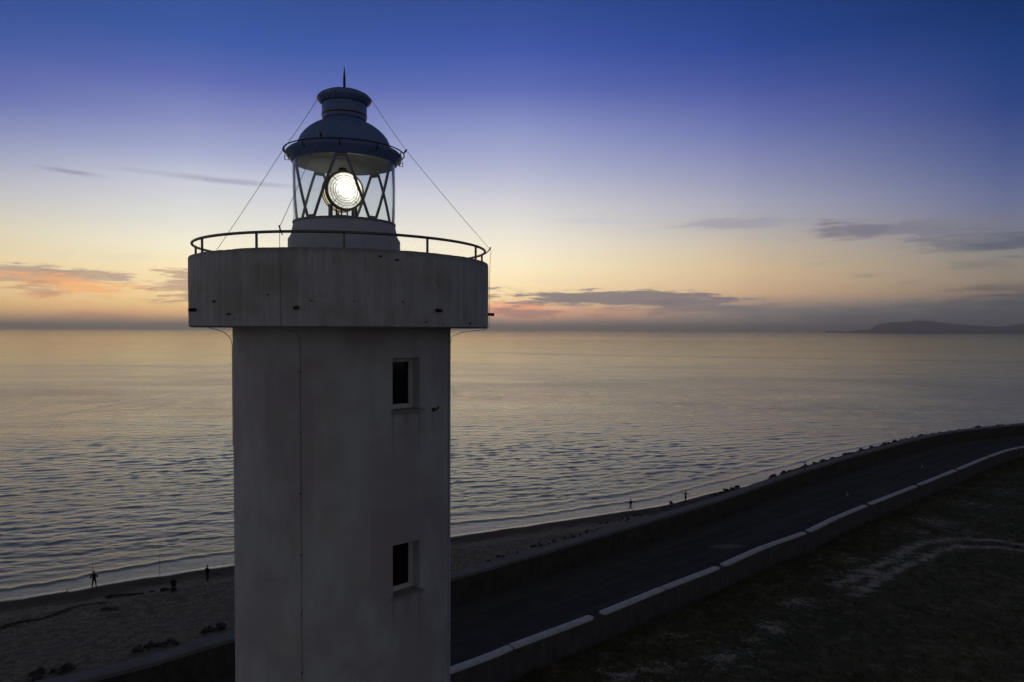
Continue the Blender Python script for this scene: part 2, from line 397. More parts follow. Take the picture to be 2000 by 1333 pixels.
def water(t, b):
    k, (x, y, z) = pos(t, False)
    b.inputs['IOR'].default_value = 1.36
    dist = (x.sq()+y.sq())._m('SQRT')
    big = nz(t, comb(t, x*.010, y*.022, 0.0), 1.0, 4, .55)
    farp = nz(t, comb(t, x*.0009, y*.0042, 2.0), 1.0, 5, .6)
    # slicks: calm bands lying across the sea
    l1 = (y+x*.457-836.0)/48.0; l2 = (y+x*.30-1120.0)/80.0; l3 = (y-x*.10-2350.0)/230.0
    sl = ((1.0-(l1+(farp-.5)*3.0).ab()).ss(0, .8)*.9).mx((1.0-(l2+(farp-.5)*4.0).ab()).ss(0, .8)*.7)
    sl = sl.mx((1.0-(l3+(farp-.5)*4.0).ab()).ss(0, .8)*.5)
    sl = sl*x.ss(-200, 60)
    calm = (1.0+sl*1.6)
    n1 = nz(t, comb(t, x*1.4+y*.25, y*3.2-x*.5, 0.0), 1.0, 4, .6)
    n2 = nz(t, comb(t, x*5.0, y*10.0, 3.0), 1.0, 3, .6)
    n3 = nz(t, comb(t, x*.25+y*.05, y*.7-x*.1, 8.0), 1.0, 4, .6)
    n5 = nz(t, comb(t, x*.022+y*.004, y*.060-x*.008, 11.0), 1.0, 8, .56)
    h = n1*.07+n2*.022+n3*.20*dist.ss(70, 330)+n5*1.45*dist.ss(60, 420)
    st = (big.lin(.3, .7, .55, 1.2)*farp.lin(.3, .7, .7, 1.2))*calm*dist.ss(90, 900, 1.0, .42)
    bn = bump(t, b, h, 1.0, 1.0); t.links.new((st*.9).k, bn.inputs['Strength'])
    t.links.new((dist.ss(80, 2500, .04, .07)).k, b.inputs['Roughness'])
M_sea = mat('sea_water', (.030,.032,.024), .08, fn=water)
t = M_sea.node_tree; b = t.nodes['Principled BSDF']
gl = t.nodes.new('ShaderNodeBsdfGlossy'); gl.inputs[0].default_value = (1.0,.985,.84,1); df = t.nodes.new('ShaderNodeBsdfDiffuse'); df.inputs[0].default_value = (.32,.31,.18,1)
fz_ = t.nodes.new('ShaderNodeFresnel'); fz_.inputs[0].default_value = 1.50; mx_ = t.nodes.new('ShaderNodeMixShader')
for n_ in (gl, df, fz_): t.links.new(b.inputs['Normal'].links[0].from_socket, n_.inputs['Normal'])
t.links.new(b.inputs['Roughness'].links[0].from_socket, gl.inputs['Roughness'])
t.links.new(fz_.outputs[0], mx_.inputs[0]); t.links.new(df.outputs[0], mx_.inputs[1]); t.links.new(gl.outputs[0], mx_.inputs[2])
t.links.new(mx_.outputs[0], t.nodes['Material Output'].inputs[0]); t.nodes.remove(b)
grid_obj('sea', sea(), M_sea, kind='structure')

# ------------------------------------------------------------------ beach
def sandfn(t, b):
    k, (x, y, z) = pos(t, False)
    n = nz(t, k, 1.3, 6, .7); n2 = nz(t, k, 6.0, 5, .7); n3 = nz(t, k, .12, 4, .6)
    wet = (z+(n3-.5)*.35).ss(.55, .2)
    c = cmix(t, n2.ss(.35, .65), (.07,.064,.05,1), (.37,.34,.27,1))
    c = cmix(t, n.ss(.42, .60)*.75, c, (.065,.06,.052,1)); c = cmix(t, n3.ss(.4, .65)*.3, c, (.19,.185,.17,1))
    c = cmix(t, wet*.9, c, (.045,.043,.038,1))
    t.links.new(c, b.inputs['Base Color'])
    t.links.new(((z+(n3-.5)*.10).ss(.03, .12, .12, .9)).k, b.inputs['Roughness'])
    bn = bump(t, b, n*.5+n2*.35, 1.0, .12); t.links.new((z.ss(.1, .6, .03, 1.0)).k, bn.inputs['Strength'])
M_sand = mat('coarse_sand', rough=.95, spec=.15, fn=sandfn)
SAND_Z = 3.0
P, q = resample(WA, WS, 1.0); keep = (P[:,0] > -260) & (P[:,0] < 400); P = P[keep]
T, N = frame_of(P); dS = meet(P, T, N, SA, SS); dS = np.convolve(np.pad(dS, 6, 'edge'), np.ones(13)/13, 'valid')
WT = 1.4
prof_u = np.r_[np.linspace(0, 1, 60), 1+np.linspace(.02, .6, 10)]
def sand_h(u, w):
    w_ = np.maximum(w, 1); d = (1-u)*w_    # metres from the waterline
    top = np.minimum(SAND_Z, .12*w_+1.2)
    h = np.where(u <= 1, np.minimum(.075*d+.85*np.clip((d-5)/6, 0, 1)**1.5*(1), top), (1-u)*w_*.09)
    return h
U, Wd = np.meshgrid(prof_u, np.maximum(dS-WT+.3, 3), indexing='ij')
O = WT-.3+U*Wd
bx = P[None,:,0]+N[None,:,0]*O; by = P[None,:,1]+N[None,:,1]*O
bz = sand_h(U, Wd)+ .07*fbm(bx, by, .9, 3, 1)*np.clip((1-U)*Wd/4, 0, 1)+.10*fbm(bx, by, .22, 3, 4)*np.clip((1-U)*Wd/8, 0, 1)
grid_obj('beach', np.stack([bx, by, bz], -1), M_sand, kind='structure')
from mathutils.bvhtree import BVHTree
def bvh_of(o): me = o.data; return BVHTree.FromPolygons([v.co for v in me.vertices], [tuple(p.vertices) for p in me.polygons])
B_beach = bvh_of(bpy.data.objects['beach'])
def on_beach(px, py):
    h = B_beach.ray_cast(Vector((0, 0, CAM_H)), ray(px, py).normalized())
    return h[0] if h[0] else at(px, py, .8)

# ------------------------------------------------------------------ road
def roadfn(t, b):
    k, (x, y, z) = pos(t, False); a = x*.74+y*.67; cc = y*.74-x*.67
    n = nz(t, k, .35, 5, .65); n2 = nz(t, k, 14.0, 3, .6); ln = nz(t, comb(t, a*.04, cc*.8, 0.0), 1.0, 4, .6)
    c = cmix(t, n.ss(.35, .7), (.075,.073,.074,1), (.10,.098,.098,1))
    c = cmix(t, ln.ss(.45, .62)*.6, c, (.125,.123,.125,1)); c = cmix(t, n2.ss(.5, .7)*.3, c, (.05,.05,.05,1))
    t.links.new(c, b.inputs['Base Color']); bump(t, b, n2, .3, .01)
M_road = mat('worn_asphalt', rough=.97, spec=.05, fn=roadfn)
dB = meet(P, T, N, BA, BS); dB = np.convolve(np.pad(dB, 6, 'edge'), np.ones(13)/13, 'valid')
U, Wd = np.meshgrid(np.linspace(0, 1, 24), dB-.1, indexing='ij')
O = .1+U*Wd
grid_obj('road', np.stack([P[None,:,0]+N[None,:,0]*O, P[None,:,1]+N[None,:,1]*O, ROAD_Z+0*O], -1), M_road, kind='structure')
# narrow pavement with a kerb at the foot of the seawall
mb = MB(); rows = []
for o_, z_ in ((.05, ROAD_Z+.14), (-2.35, ROAD_Z+.12), (-2.5, ROAD_Z+.11), (-2.5, ROAD_Z-.1)):
    rows.append(np.c_[P+N*o_, np.full(len(P), z_)])
M_pave = mat('pavement_concrete', rough=.85, fn=painted((.08,.08,.075), (.05,.05,.045), .8))
grid_obj('pavement', np.array(rows), M_pave, kind='structure')
# pale puddle-like patch, a flat sheet of one colour laid on the road
def patchfn(t, b):
    k, (x, y, z) = pos(t); r = ((x/2.6).sq()+(y/1.15).sq())._m('SQRT'); n = nz(t, k, 1.1, 5, .65)
    m_ = (1.0-r+(n-.5)*1.6).ss(0, .45)
    t.links.new((m_*.8).k, b.inputs['Alpha']); b.inputs['Base Color'].default_value = (.20,.20,.205,1)
M_patch = mat('pale_patch', (.2,.2,.2), .9, fn=patchfn)
pc = at(1420, 1068, ROAD_Z)
mb = MB(); mb.add([(-3.6,-1.8,0), (3.6,-1.8,0), (3.6,1.8,0), (-3.6,1.8,0)], [(0,1,2,3)])
o = mb.build('pale_patch', M_patch, loc=(pc.x, pc.y, ROAD_Z+.006)); o.rotation_euler.z = 12*D2R
tag(o, 'pale puddle-like patch on the dark road', 'sand patch', kind='stuff')

# ------------------------------------------------------------------ seawall
def wallfn(t, b):
    k, (x, y, z) = pos(t, False); g_ = t.nodes.new('ShaderNodeNewGeometry'); a = x*.74+y*.67
    n = nz(t, comb(t, a*1.2, z*.7, 0.0), 1.0, 5, .65); n2 = nz(t, k, 5.0, 4, .6)
    c = cmix(t, n.ss(.35, .7), (.075,.075,.068,1), (.042,.044,.038,1)); c = cmix(t, n2.ss(.5, .75)*.4, c, (.032,.03,.026,1))
    j = (a/4.0)._m('FRACT'); c = cmix(t, j.ss(.012, .004)*.7, c, (.03,.03,.03,1))
    t.links.new(c, b.inputs['Base Color']); bump(t, b, n2, .3, .03)
M_wall = mat('seawall_concrete', rough=.95, spec=.1, fn=wallfn)
M_walltop = mat('seawall_coping_concrete', rough=.85, fn=painted((.17,.165,.17), (.11,.11,.11), .7))
sea_w = empty('seawall', tuple(P[len(P)//2])+(ROAD_Z,), 'long grey concrete seawall curving between the road and the beach', 'wall')
def swept(name, P, N, section, mt, parent, origin):
    rows = [np.c_[P+N*o_, np.full(len(P), z_)] for o_, z_ in section]
    o = grid_obj(name, np.array(rows), mt); me = o.data
    bm = bmesh.new(); bm.from_mesh(me); bmesh.ops.remove_doubles(bm, verts=bm.verts, dist=1e-4)
    bmesh.ops.holes_fill(bm, edges=[e for e in bm.edges if e.is_boundary], sides=0)
    bmesh.ops.recalc_face_normals(bm, faces=bm.faces); bm.to_mesh(me); bm.free(); me.set_sharp_from_angle(angle=30*D2R)
    o.parent = parent; o.matrix_parent_inverse = Matrix.Translation(origin).inverted(); return o
swept('wall_face', P, N, [(WT-.12, -1.5), (WT-.12, WALL_Z-.28), (.12, WALL_Z-.28), (0.0, ROAD_Z-.3), (0, -1.5), (WT-.12, -1.5)], M_wall, sea_w, sea_w.location)
swept('coping', P, N, [(WT, WALL_Z-.282), (WT, WALL_Z-.04), (WT-.05, WALL_Z), (.05, WALL_Z), (0, WALL_Z-.05), (0, WALL_Z-.282), (WT, WALL_Z-.282)], M_walltop, sea_w, sea_w.location)

# ------------------------------------------------------------------ low wall on the inland side of the road, coping in separate lengths
Pb, qb = resample(BA, BS, .5); kb = (Pb[:,0] > -120) & (Pb[:,0] < 300); Pb = Pb[kb]; Tb, Nb = frame_of(Pb)
sb = np.r_[0, np.cumsum(np.hypot(*np.diff(Pb, axis=0).T))]
def bfn(t, b):
    k, (x, y, z) = pos(t, False); a = x*.74+y*.67
    n = nz(t, comb(t, a*1.5, z*.5, 0.0), 1.0, 5, .65); st = nz(t, comb(t, a*6.0, z*.4, 3.0), 1.0, 3, .6)
    c = cmix(t, n.ss(.35, .7), (.105,.105,.12,1), (.07,.07,.08,1)); c = cmix(t, st.ss(.5, .75)*.5, c, (.045,.045,.05,1))
    j = (a/2.9)._m('FRACT'); c = cmix(t, j.ss(.014, .006)*.6, c, (.04,.04,.04,1))
    c = cmix(t, (z+(n-.5)*.6).ss(1.2, .6)*.6, c, (.07,.065,.055,1))
    t.links.new(c, b.inputs['Base Color']); bump(t, b, nz(t, k, 6.0, 4, .6), .3, .02)
M_bwall = mat('roadside_wall_concrete', rough=.95, spec=.1, fn=bfn)
M_cope = mat('pale_coping_concrete', rough=.75, fn=painted((.60,.61,.62), (.40,.41,.42), 1.1))
rw = empty('roadside_wall', (float(Pb[len(Pb)//2][0]), float(Pb[len(Pb)//2][1]), LAND_Z), 'low dark wall along the road with pale rounded coping stones in separate lengths', 'wall')
swept('wall_face', Pb, Nb, [(.30, -1.0), (.30, COPE_Z-.16), (-.30, COPE_Z-.16), (-.46, LAND_Z-.2), (-.46, -1), (.30, -1.0)], M_bwall, rw, rw.location)
def s_of(px, py):
    p = at(px, py, COPE_Z); return sb[np.argmin(np.hypot(Pb[:,0]-p.x, Pb[:,1]-p.y))]
cuts = [(s_of(1001.5, 1261), .22), (s_of(1165, 1200), 1.25), (s_of(1297, 1147), .24), (s_of(1406, 1105), 1.0), (s_of(1493, 1067), .28), (s_of(1573, 1038.5), 1.0), (s_of(1635.5, 1009.5), .3), (s_of(1697, 985), 1.4), (s_of(1746, 963.5), .4), (s_of(1792, 947), 1.5), (s_of(1835, 929), .4), (s_of(1868, 917), 1.5), (s_of(1931, 891.5), 1.2)]
step = 8.6; s_ = cuts[0][0]-step; k_ = 0; pre = []
while s_ > 8: pre.append((s_, .9 if k_ % 2 == 0 else .12)); s_ -= step; k_ += 1
post = []; s_ = cuts[-1][0]+step; k_ = 0
while s_ < sb[-1]-8: post.append((s_, .12 if k_ % 2 == 0 else .6)); s_ += step; k_ += 1
cuts = pre[::-1]+cuts+post
for (s0, g0), (s1, g1) in zip(cuts[:-1], cuts[1:]):
    a_ = s0+g0/2; b_ = s1-g1/2; q_ = np.arange(0, 1.0001, 1/max(4, int((b_-a_)/.8)))
    q_ = np.r_[0, .010, .028, q_[1:-1], .972, .99, 1]; hw = .38
    ss_ = a_+(b_-a_)*q_; Pq = np.c_[np.interp(ss_, sb, Pb[:,0]), np.interp(ss_, sb, Pb[:,1])]
    Tq, Nq = frame_of(Pq); w_ = np.full(len(q_), hw)
    if g0 > .3: w_[0] = .20; w_[1] = .32
    if g1 > .3: w_[-1] = .20; w_[-2] = .32
    rows = []; jz = random.uniform(-.02, .025)
    for o_, z_ in ((1, -.157), (1, -.03), (.85, 0), (-.85, 0), (-1, -.03), (-1, -.157), (1, -.157)):
        rows.append(np.c_[Pq+Nq*(w_*o_)[:,None], np.full(len(Pq), COPE_Z+z_+(jz if z_ > -.1 else 0))])
    co = grid_obj('coping_stone', np.array(rows), M_cope); me = co.data
    bm = bmesh.new(); bm.from_mesh(me); bmesh.ops.remove_doubles(bm, verts=bm.verts, dist=1e-4)
    bmesh.ops.holes_fill(bm, edges=[e for e in bm.edges if e.is_boundary], sides=0)
    bmesh.ops.recalc_face_normals(bm, faces=bm.faces); bm.to_mesh(me); bm.free(); me.set_sharp_from_angle(angle=35*D2R)
    co.parent = rw; co.matrix_parent_inverse = Matrix.Translation(rw.location).inverted()

# ------------------------------------------------------------------ inland ground: rough grass with bare tracks
P2, _ = resample(BA, BS, .8); k2 = (P2[:,0] > -120) & (P2[:,0] < 300); P2 = P2[k2]; T2, N2 = frame_of(P2)
off = np.r_[np.arange(.4, 60, .6), np.geomspace(60, 3000, 26)]
O, _ = np.meshgrid(off, np.arange(len(P2)), indexing='ij')
nrm = N2.copy()
# a single outward direction far away keeps the sheet from folding at the bend
base_n = np.array([-.67, .74]); wgt = np.clip(off/60, 0, 1)[:,None,None]
dirn = nrm[None]*(1-wgt)+base_n*wgt; dirn /= np.linalg.norm(dirn, axis=2)[:,:,None]
gx = P2[None,:,0]-dirn[:,:,0]*O; gy = P2[None,:,1]-dirn[:,:,1]*O
gz = LAND_Z+np.clip(O/6, 0, 1)*(.22*fbm(gx, gy, .12, 4, 3)+.07*fbm(gx, gy, 1.1, 3, 8))
far = np.clip((O-60)/200, 0, 1); gz = gz*(1-far)+LAND_Z*far
dirt = np.zeros_like(gx)
def stroke(pts, w, amt):
    global dirt
    A, s = smooth_curve([tuple(at(x, y, LAND_Z)[:2]) for x, y in pts]); D, _ = resample(A, s, .5)
    m = (gx > D[:,0].min()-6) & (gx < D[:,0].max()+6) & (gy > D[:,1].min()-6) & (gy < D[:,1].max()+6)
    ii = np.where(m); d = np.full(len(ii[0]), 1e9)
    for p in D: d = np.minimum(d, (gx[ii]-p[0])**2+(gy[ii]-p[1])**2)
    dirt[ii] = np.maximum(dirt[ii], amt*np.exp(-d/(w*w)))
stroke([(2150,1076), (2000,1064), (1940,1056), (1880,1054), (1840,1056), (1780,1068), (1740,1092), (1680,1120), (1640,1145)], 1.15, .80)
stroke([(2150,1092), (2000,1077), (1940,1070), (1860,1070), (1820,1084), (1760,1108), (1712,1134), (1670,1160)], 1.05, .78)
for x, y, w, a_ in ((1700,1118,2.2,.9), (1830,1020,3.2,.65), (1880,1040,2.5,.5), (1790,1040,2.5,.5), (1512,1224,2.0,.7), (1560,1176,2.2,.65), (1416,1285,2.4,.65), (1220,1316,2.4,.6), (1328,1240,1.6,.55), (1660,1090,2.2,.55), (1640,1124,2.0,.55), (1900,985,4,.5), (1960,960,4,.45), (1300,1305,2,.5), (1475,1250,1.6,.5), (1760,985,2.5,.4)):
    p = at(x, y, LAND_Z); dirt = np.maximum(dirt, a_*np.exp(-((gx-p.x)**2+(gy-p.y)**2)/(w*w)))
def grassfn(t, b):
    k, (x, y, z) = pos(t, False); at_ = t.nodes.new('ShaderNodeAttribute'); at_.attribute_name = 'dirt'; d = X(t, at_.outputs['Fac'])
    n = nz(t, k, .8, 6, .7); n2 = nz(t, k, 5.0, 5, .7); n3 = nz(t, k, .12, 4, .6); n4 = nz(t, comb(t, x*.6+y*.2, y*.95, 0.0), 1.0, 6, .72)
    m_ = (d*.85+(n4-.5)*2.4+(n2-.5)*1.6).ss(.28, .80)
    c = cmix(t, n2.ss(.35, .65), (.045,.046,.020,1), (.12,.11,.055,1)); c = cmix(t, n3.ss(.4, .65)*.6, c, (.045,.052,.022,1))
    c = cmix(t, n.ss(.48, .68)*.75, c, (.21,.18,.115,1)); c = cmix(t, m_, c, (.40,.37,.30,1))
    t.links.new(c, b.inputs['Base Color']); bump(t, b, n*.4+n2*.5, .9, .15)
M_ground = mat('rough_grass_ground', rough=.95, spec=.2, fn=grassfn)
og = grid_obj('ground', np.stack([gx, gy, gz], -1), M_ground, kind='structure')
at_ = og.data.attributes.new('dirt', 'FLOAT', 'POINT'); at_.data.foreach_set('value', dirt.reshape(-1).astype(np.float32))
B_ground = bvh_of(og)
def gz_at(x, y):
    h = B_ground.ray_cast(Vector((x, y, 50)), Vector((0, 0, -1))); return h[0].z if h[0] else LAND_Z
# grass tufts: one mass nobody could count
def grass():
    mbv = []; mbf = []; r = random.Random(5)
    dmax = dirt
    nr, nc = gx.shape; tries = 0; n = 0
    while n < 26000 and tries < 90000:
        tries += 1
        i = int(abs(r.random())**1.4*min(nr-1, 105)); j = r.randrange(nc)
        x = gx[i,j]+r.uniform(-.4, .4); y = gy[i,j]+r.uniform(-.4, .4)
        if y < 25 or abs(x) > y*.85+4: continue
        if r.random() < dirt[i,j]*1.3: continue
        if mnoise.noise(Vector((x*.35, y*.35, 0))) < -.12 and r.random() < .75: continue
        z = gz[i,j]; edge = i < 3; h = r.uniform(.12, .34)*(1.9 if edge and r.random() < .35 else 1); n += 1
        for _ in range(4):
            a = r.uniform(0, 6.28); w = r.uniform(.02, .06); lx, ly = r.uniform(-.22, .22), r.uniform(-.22, .22)
            bx_, by_ = x+r.uniform(-.18, .18), y+r.uniform(-.18, .18); o = len(mbv)
            mbv += [(bx_-w*math.cos(a), by_-w*math.sin(a), z-.03), (bx_+w*math.cos(a), by_+w*math.sin(a), z-.03), (bx_+lx, by_+ly, z+h*r.uniform(.6, 1))]
            mbf.append((o, o+1, o+2))
    me = bpy.data.meshes.new('grass'); me.from_pydata(mbv, [], mbf); me.update(); return me
M_blade = mat('grass_blades', rough=.8, spec=.2, fn=painted((.06,.062,.028), (.14,.125,.07), .5))
gm = grass(); gm.materials.append(M_blade); o = bpy.data.objects.new('grass', gm); COL.objects.link(o)
tag(o, 'short dry grass growing over the rough ground beside the road', 'grass', kind='stuff')
# tall weeds leaning on the roadside wall
M_weed = mat('dry_weed', (.09,.08,.055), .9)
def weed():
    mb = MB()
    for i in range(9):
        a = random.uniform(0, 6.28); l = random.uniform(.15, .55); h = random.uniform(.8, 1.7); b0 = Vector((random.uniform(-.15,.15), random.uniform(-.15,.15), -.05))
        mb.tube([b0, b0+Vector((l*.3*math.cos(a), l*.3*math.sin(a), h*.55)), b0+Vector((l*math.cos(a), l*math.sin(a), h))], [.014, .010, .004], 4)
        for _ in range(4):
            q = random.uniform(.45, .95); c0 = b0+Vector((l*q*math.cos(a), l*q*math.sin(a), h*q)); d = Vector((random.uniform(-1,1), random.uniform(-1,1), .7))*.16
            s_ = Vector((-d.y, d.x, 0)).normalized()*.018; mb.add([c0-s_, c0+s_, c0+d], [(0,1,2)])
    return mb
w0 = None
for i, (px, py) in enumerate(((1163,1262), (1238,1236), (1092,1296), (1290,1205), (1568,1082), (1783,983), (1352,1178))):
    p = at(px, py, LAND_Z+.1)
    if i == 0: wd = weed().build('weed', M_weed); w0 = wd
    else: wd = w0.copy(); COL.objects.link(wd); wd.rotation_euler.z = i*1.3
    s_ = (1, .8, .9, .7, 1.1, 1.0, .6)[i]; wd.scale = (s_, s_, s_*1.05); wd.location = (p.x, p.y, gz_at(p.x, p.y))
    tag(wd, ('second', 'third', 'leftmost', 'middle', 'second from the right', 'rightmost', 'third from the right')[i]+' clump of thin dry weeds at the roadside wall', 'weed', 'weeds along the roadside wall')

# ------------------------------------------------------------------ rocks
def rockfn(t, b):
    k, q = pos(t, False); n = nz(t, k, 1.6, 6, .65)
    t.links.new(cmix(t, n.ss(.35, .7), (.045,.043,.04,1), (.13,.125,.12,1)), b.inputs['Base Color']); bump(t, b, nz(t, k, 5.0, 6, .65), .6, .08)
M_rock = mat('dark_rock', rough=.9, spec=.3, fn=rockfn)
M_rock.node_tree.nodes['Principled BSDF'].inputs['Specular IOR Level'].default_value = .1
def rock_mesh(i):
    bm = bmesh.new(); bmesh.ops.create_icosphere(bm, subdivisions=3, radius=1)
    rr = random.Random(i); planes = [Vector((rr.gauss(0,1), rr.gauss(0,1), rr.gauss(0,1))).normalized() for _ in range(11)]
    for v in bm.verts:
        d = v.co.normalized(); r = 1.25
        for p in planes:
            c_ = d.dot(p)
            if c_ > .1: r = min(r, .80/c_)
        r *= 1+.10*mnoise.noise(d*2.3+Vector((i*7, 0, 0)))+.05*mnoise.noise(d*6+Vector((i, 3, 0)))
        v.co = d*r*.62
    me = bpy.data.meshes.new('boulder'); bm.to_mesh(me); bm.free(); me.materials.append(M_rock)
    me.polygons.foreach_set('use_smooth', [True]*len(me.polygons)); me.set_sharp_from_angle(angle=24*D2R); return me
RM = [rock_mesh(i) for i in range(7)]
def rock(p, s, label, group, name='boulder'):
    o = bpy.data.objects.new(name, random.choice(RM)); COL.objects.link(o); o.location = p
    o.scale = (s*random.uniform(.8, 1.3), s*random.uniform(.8, 1.2), s*random.uniform(.6, .95))
    o.rotation_euler = (random.uniform(-.5, .5), random.uniform(-.5, .5), random.uniform(0, 6.28)); tag(o, label, 'boulder', group); return o
# the bank under the riprap
i0 = np.argmin(np.abs(P[:,0]-31)); i1 = np.argmin(np.abs(P[:,0]-250)); Q = P[i0:i1]; QN = N[i0:i1]
ofs = np.array([WT-.06, WT+.8, WT+1.8, WT+3.4, WT+5, WT+7, WT+9.5, WT+12]); hz_ = np.array([3.9, 4.3, 4.0, 2.9, 1.9, .8, -.4, -1.6])
ramp_in = np.clip(np.arange(len(Q))/22, .0, 1)
V = np.stack([np.c_[Q+QN*o_, (h_-2.4*(1-ramp_in)*(h_ > 0))+.35*fbm(Q[:,0], Q[:,1], 2.4, 4, j)*(h_ > 0)*(ofs[j] > 2)] for j, (o_, h_) in enumerate(zip(ofs, hz_))])
grid_obj('rock_bank', V, M_rock, kind='structure')
n = 0
for i in range(len(Q)):
    if n >= 262: break
    x_ = Q[i,0]
    cnt = 2 if x_ < 135 else 1
    for _ in range(cnt):
        o_ = WT+random.choice((.6, .9, 1.5, 2.4))*random.uniform(.8, 1.2); rin = ramp_in[i]
        z_ = np.interp(o_, ofs, hz_)-2.1*(1-rin)+random.uniform(-.5, -.1); s = random.uniform(.6, 1.05)
        if random.random() < .08: s *= 1.45
        p = Q[i]+QN[i]*o_+np.array([random.uniform(-.5,.5), random.uniform(-.5,.5)])
        rock((p[0], p[1], z_), s, 'dark angular boulder in the rock bank on the sea side of the seawall', 'boulders along the seawall'); n += 1
for (x0, y0, x1, y1, k_, s0) in ((1388,973,1440,957,16,.6), (1040,1072,1325,984,40,.34), (925,1106,1040,1074,16,.3), (255,1274,300,1262,9,.42), (300,1264,345,1254,9,.40), (395,1234,450,1224,12,.42), (60,1326,135,1306,12,.5)):
    for _ in range(k_):
        u = random.random(); h = on_beach(x0+(x1-x0)*u+random.uniform(-6, 6), y0+(y1-y0)*u+random.uniform(-6, 5)); s = s0*random.uniform(.5, 1.15)
        if x0 == 1388: lb, gp = 'dark boulder at the water edge where the beach runs out beside the rocks', 'boulders where the beach ends'
        elif x0 > 600: lb, gp = 'small dark stone lying on the narrow beach behind the seawall right of the lighthouse', 'stones on the narrow beach'
        else: lb, gp = {255: 'rough stone in the middle heap against the seawall left of the lighthouse', 300: 'rough stone at the right end of the middle heap by the seawall', 395: 'rough stone in the heap by the seawall next to the lighthouse', 60: 'rough stone in the bottom left heap against the seawall'}[x0], {255: 'stones in the middle heap by the seawall', 300: 'stones at the right end of the middle heap', 395: 'stones in the heap next to the lighthouse', 60: 'stones in the bottom left heap'}[x0]
        rock((h.x, h.y, h.z+s*.15), s, lb, gp, 'boulder' if s > .4 else 'stone')
h = on_beach(214, 1191); r_ = rock((h.x, h.y, h.z+.05), .5, 'lone low dark rock on open sand below the fishermen', None, 'stone'); r_.scale = (.95,.5,.3); r_.rotation_euler = (0,0,.3)
# log and scarp line
M_wood = mat('driftwood', rough=.9, fn=painted((.05,.045,.04), (.03,.028,.025), 3))
a_ = on_beach(207, 1168.5); b_ = on_beach(280, 1161.5); mb = MB()
pts = [a_.lerp(b_, u)+Vector((0, .06*math.sin(u*9), .14+.03*math.sin(u*5))) for u in np.linspace(0, 1, 12)]
mb.tube(pts, [.17-.09*u+.015*math.sin(u*20) for u in np.linspace(0, 1, 12)], 9)
tag(mb.build('driftwood_log', M_wood, smooth=50), 'long dark log lying on the sand near the seated person', 'log')
mb = MB(); D = []  # small dark clumps added to stand in for the line of a berm scarp
for u in np.linspace(0, 1, 90):
    px = -60+267*u; py = 1249-75*u**.9+3*math.sin(u*14); D.append(on_beach(px, py)+Vector((0, 0, .02)))
for p in D:
    for _ in range(9):
        c0 = p+Vector((random.uniform(-.4,.4), random.uniform(-.03,.03), random.uniform(0,.02))); a = random.uniform(-.5, .5); l = random.uniform(.05,.13)
        d_ = Vector((math.cos(a), math.sin(a), 0))*l; w_ = Vector((-d_.y, d_.x, 0))*.35; u_ = Vector((0,0,random.uniform(.02,.06)))
        mb.add([c0-d_, c0+w_, c0+d_, c0-w_, c0+u_], [(0,1,4), (1,2,4), (2,3,4), (3,0,4), (3,2,1,0)])
tag(mb.build('scarp_line', M_wood), 'dark line of added clumps marking a low scarp curving over the sand', 'scarp line', kind='stuff')
p0 = on_beach(250, 1212); mb = MB(); mb.tube([p0+Vector((0,0,-.1)), p0+Vector((.02,.02,.32)), p0+Vector((-.04,.03,.62))], [.05,.045,.03], 7)
tag(mb.build('driftwood_stick', mat('bleached_wood', (.28,.26,.23), .9), smooth=50), 'short pale stick standing upright in open sand', 'stick')

# ------------------------------------------------------------------ small things along the road and rocks
p = at(1572, 917, 5.35); mb = MB(); mb.tube([p+Vector((0,0,-.8)), p+Vector((0,0,1.15))], .075, 8); o1 = empty('marker_post', (p.x, p.y, p.z-.8), 'thin dark post with a short crossbar standing on the rocks', 'post')
a1 = mb.build('post', M_dark, o1, 40); mb = MB(); mb.box(p+Vector((-.08,0,1.12)), (.62,.07,.09)); a2 = mb.build('crossbar', M_dark, o1)
for a_ in (a1, a2): a_.matrix_parent_inverse = Matrix.Translation(o1.location).inverted()
def marker(px, py, col, label, h=.75):
    p = at(px, py, ROAD_Z); e = empty('traffic_cone', tuple(p), label, 'traffic cone')
    mt = mat('cone_plastic', col, .6); mb = MB(); mb.box((0,0,.03), (.46,.46,.06)); mb.build('base', M_dark, e, bevel=.01)
    mb = MB(); mb.lathe([(.17,.061), (.15,.10), (.045,h), (.0,h+.01)], 20); mb.build('cone', mt, e, 40)
    mb = MB(); mb.lathe([(.128,.28), (.105,.42), (.102,.42), (.125,.28), (.128,.28)], 20); mb.build('stripe', mat('cone_stripe', (.5,.5,.45), .5), e, 40)
marker(1655, 970, (.42,.30,.03), 'dull yellow traffic cone standing alone on the dark road, the nearer one')
marker(1801, 915, (.34,.28,.12), 'faded yellow traffic cone farther along the road before the bend')
p = at(1808, 872, ROAD_Z+.14)
mb = MB(); mb.lathe([(.09,0), (.09,.9), (.07,.98), (0,1.0)], 14)
tag(mb.build('bollard', mat('bollard_paint', (.3,.3,.33), .6), smooth=40, loc=tuple(p)), 'slim pale bollard standing against the seawall before the bend', 'bollard')

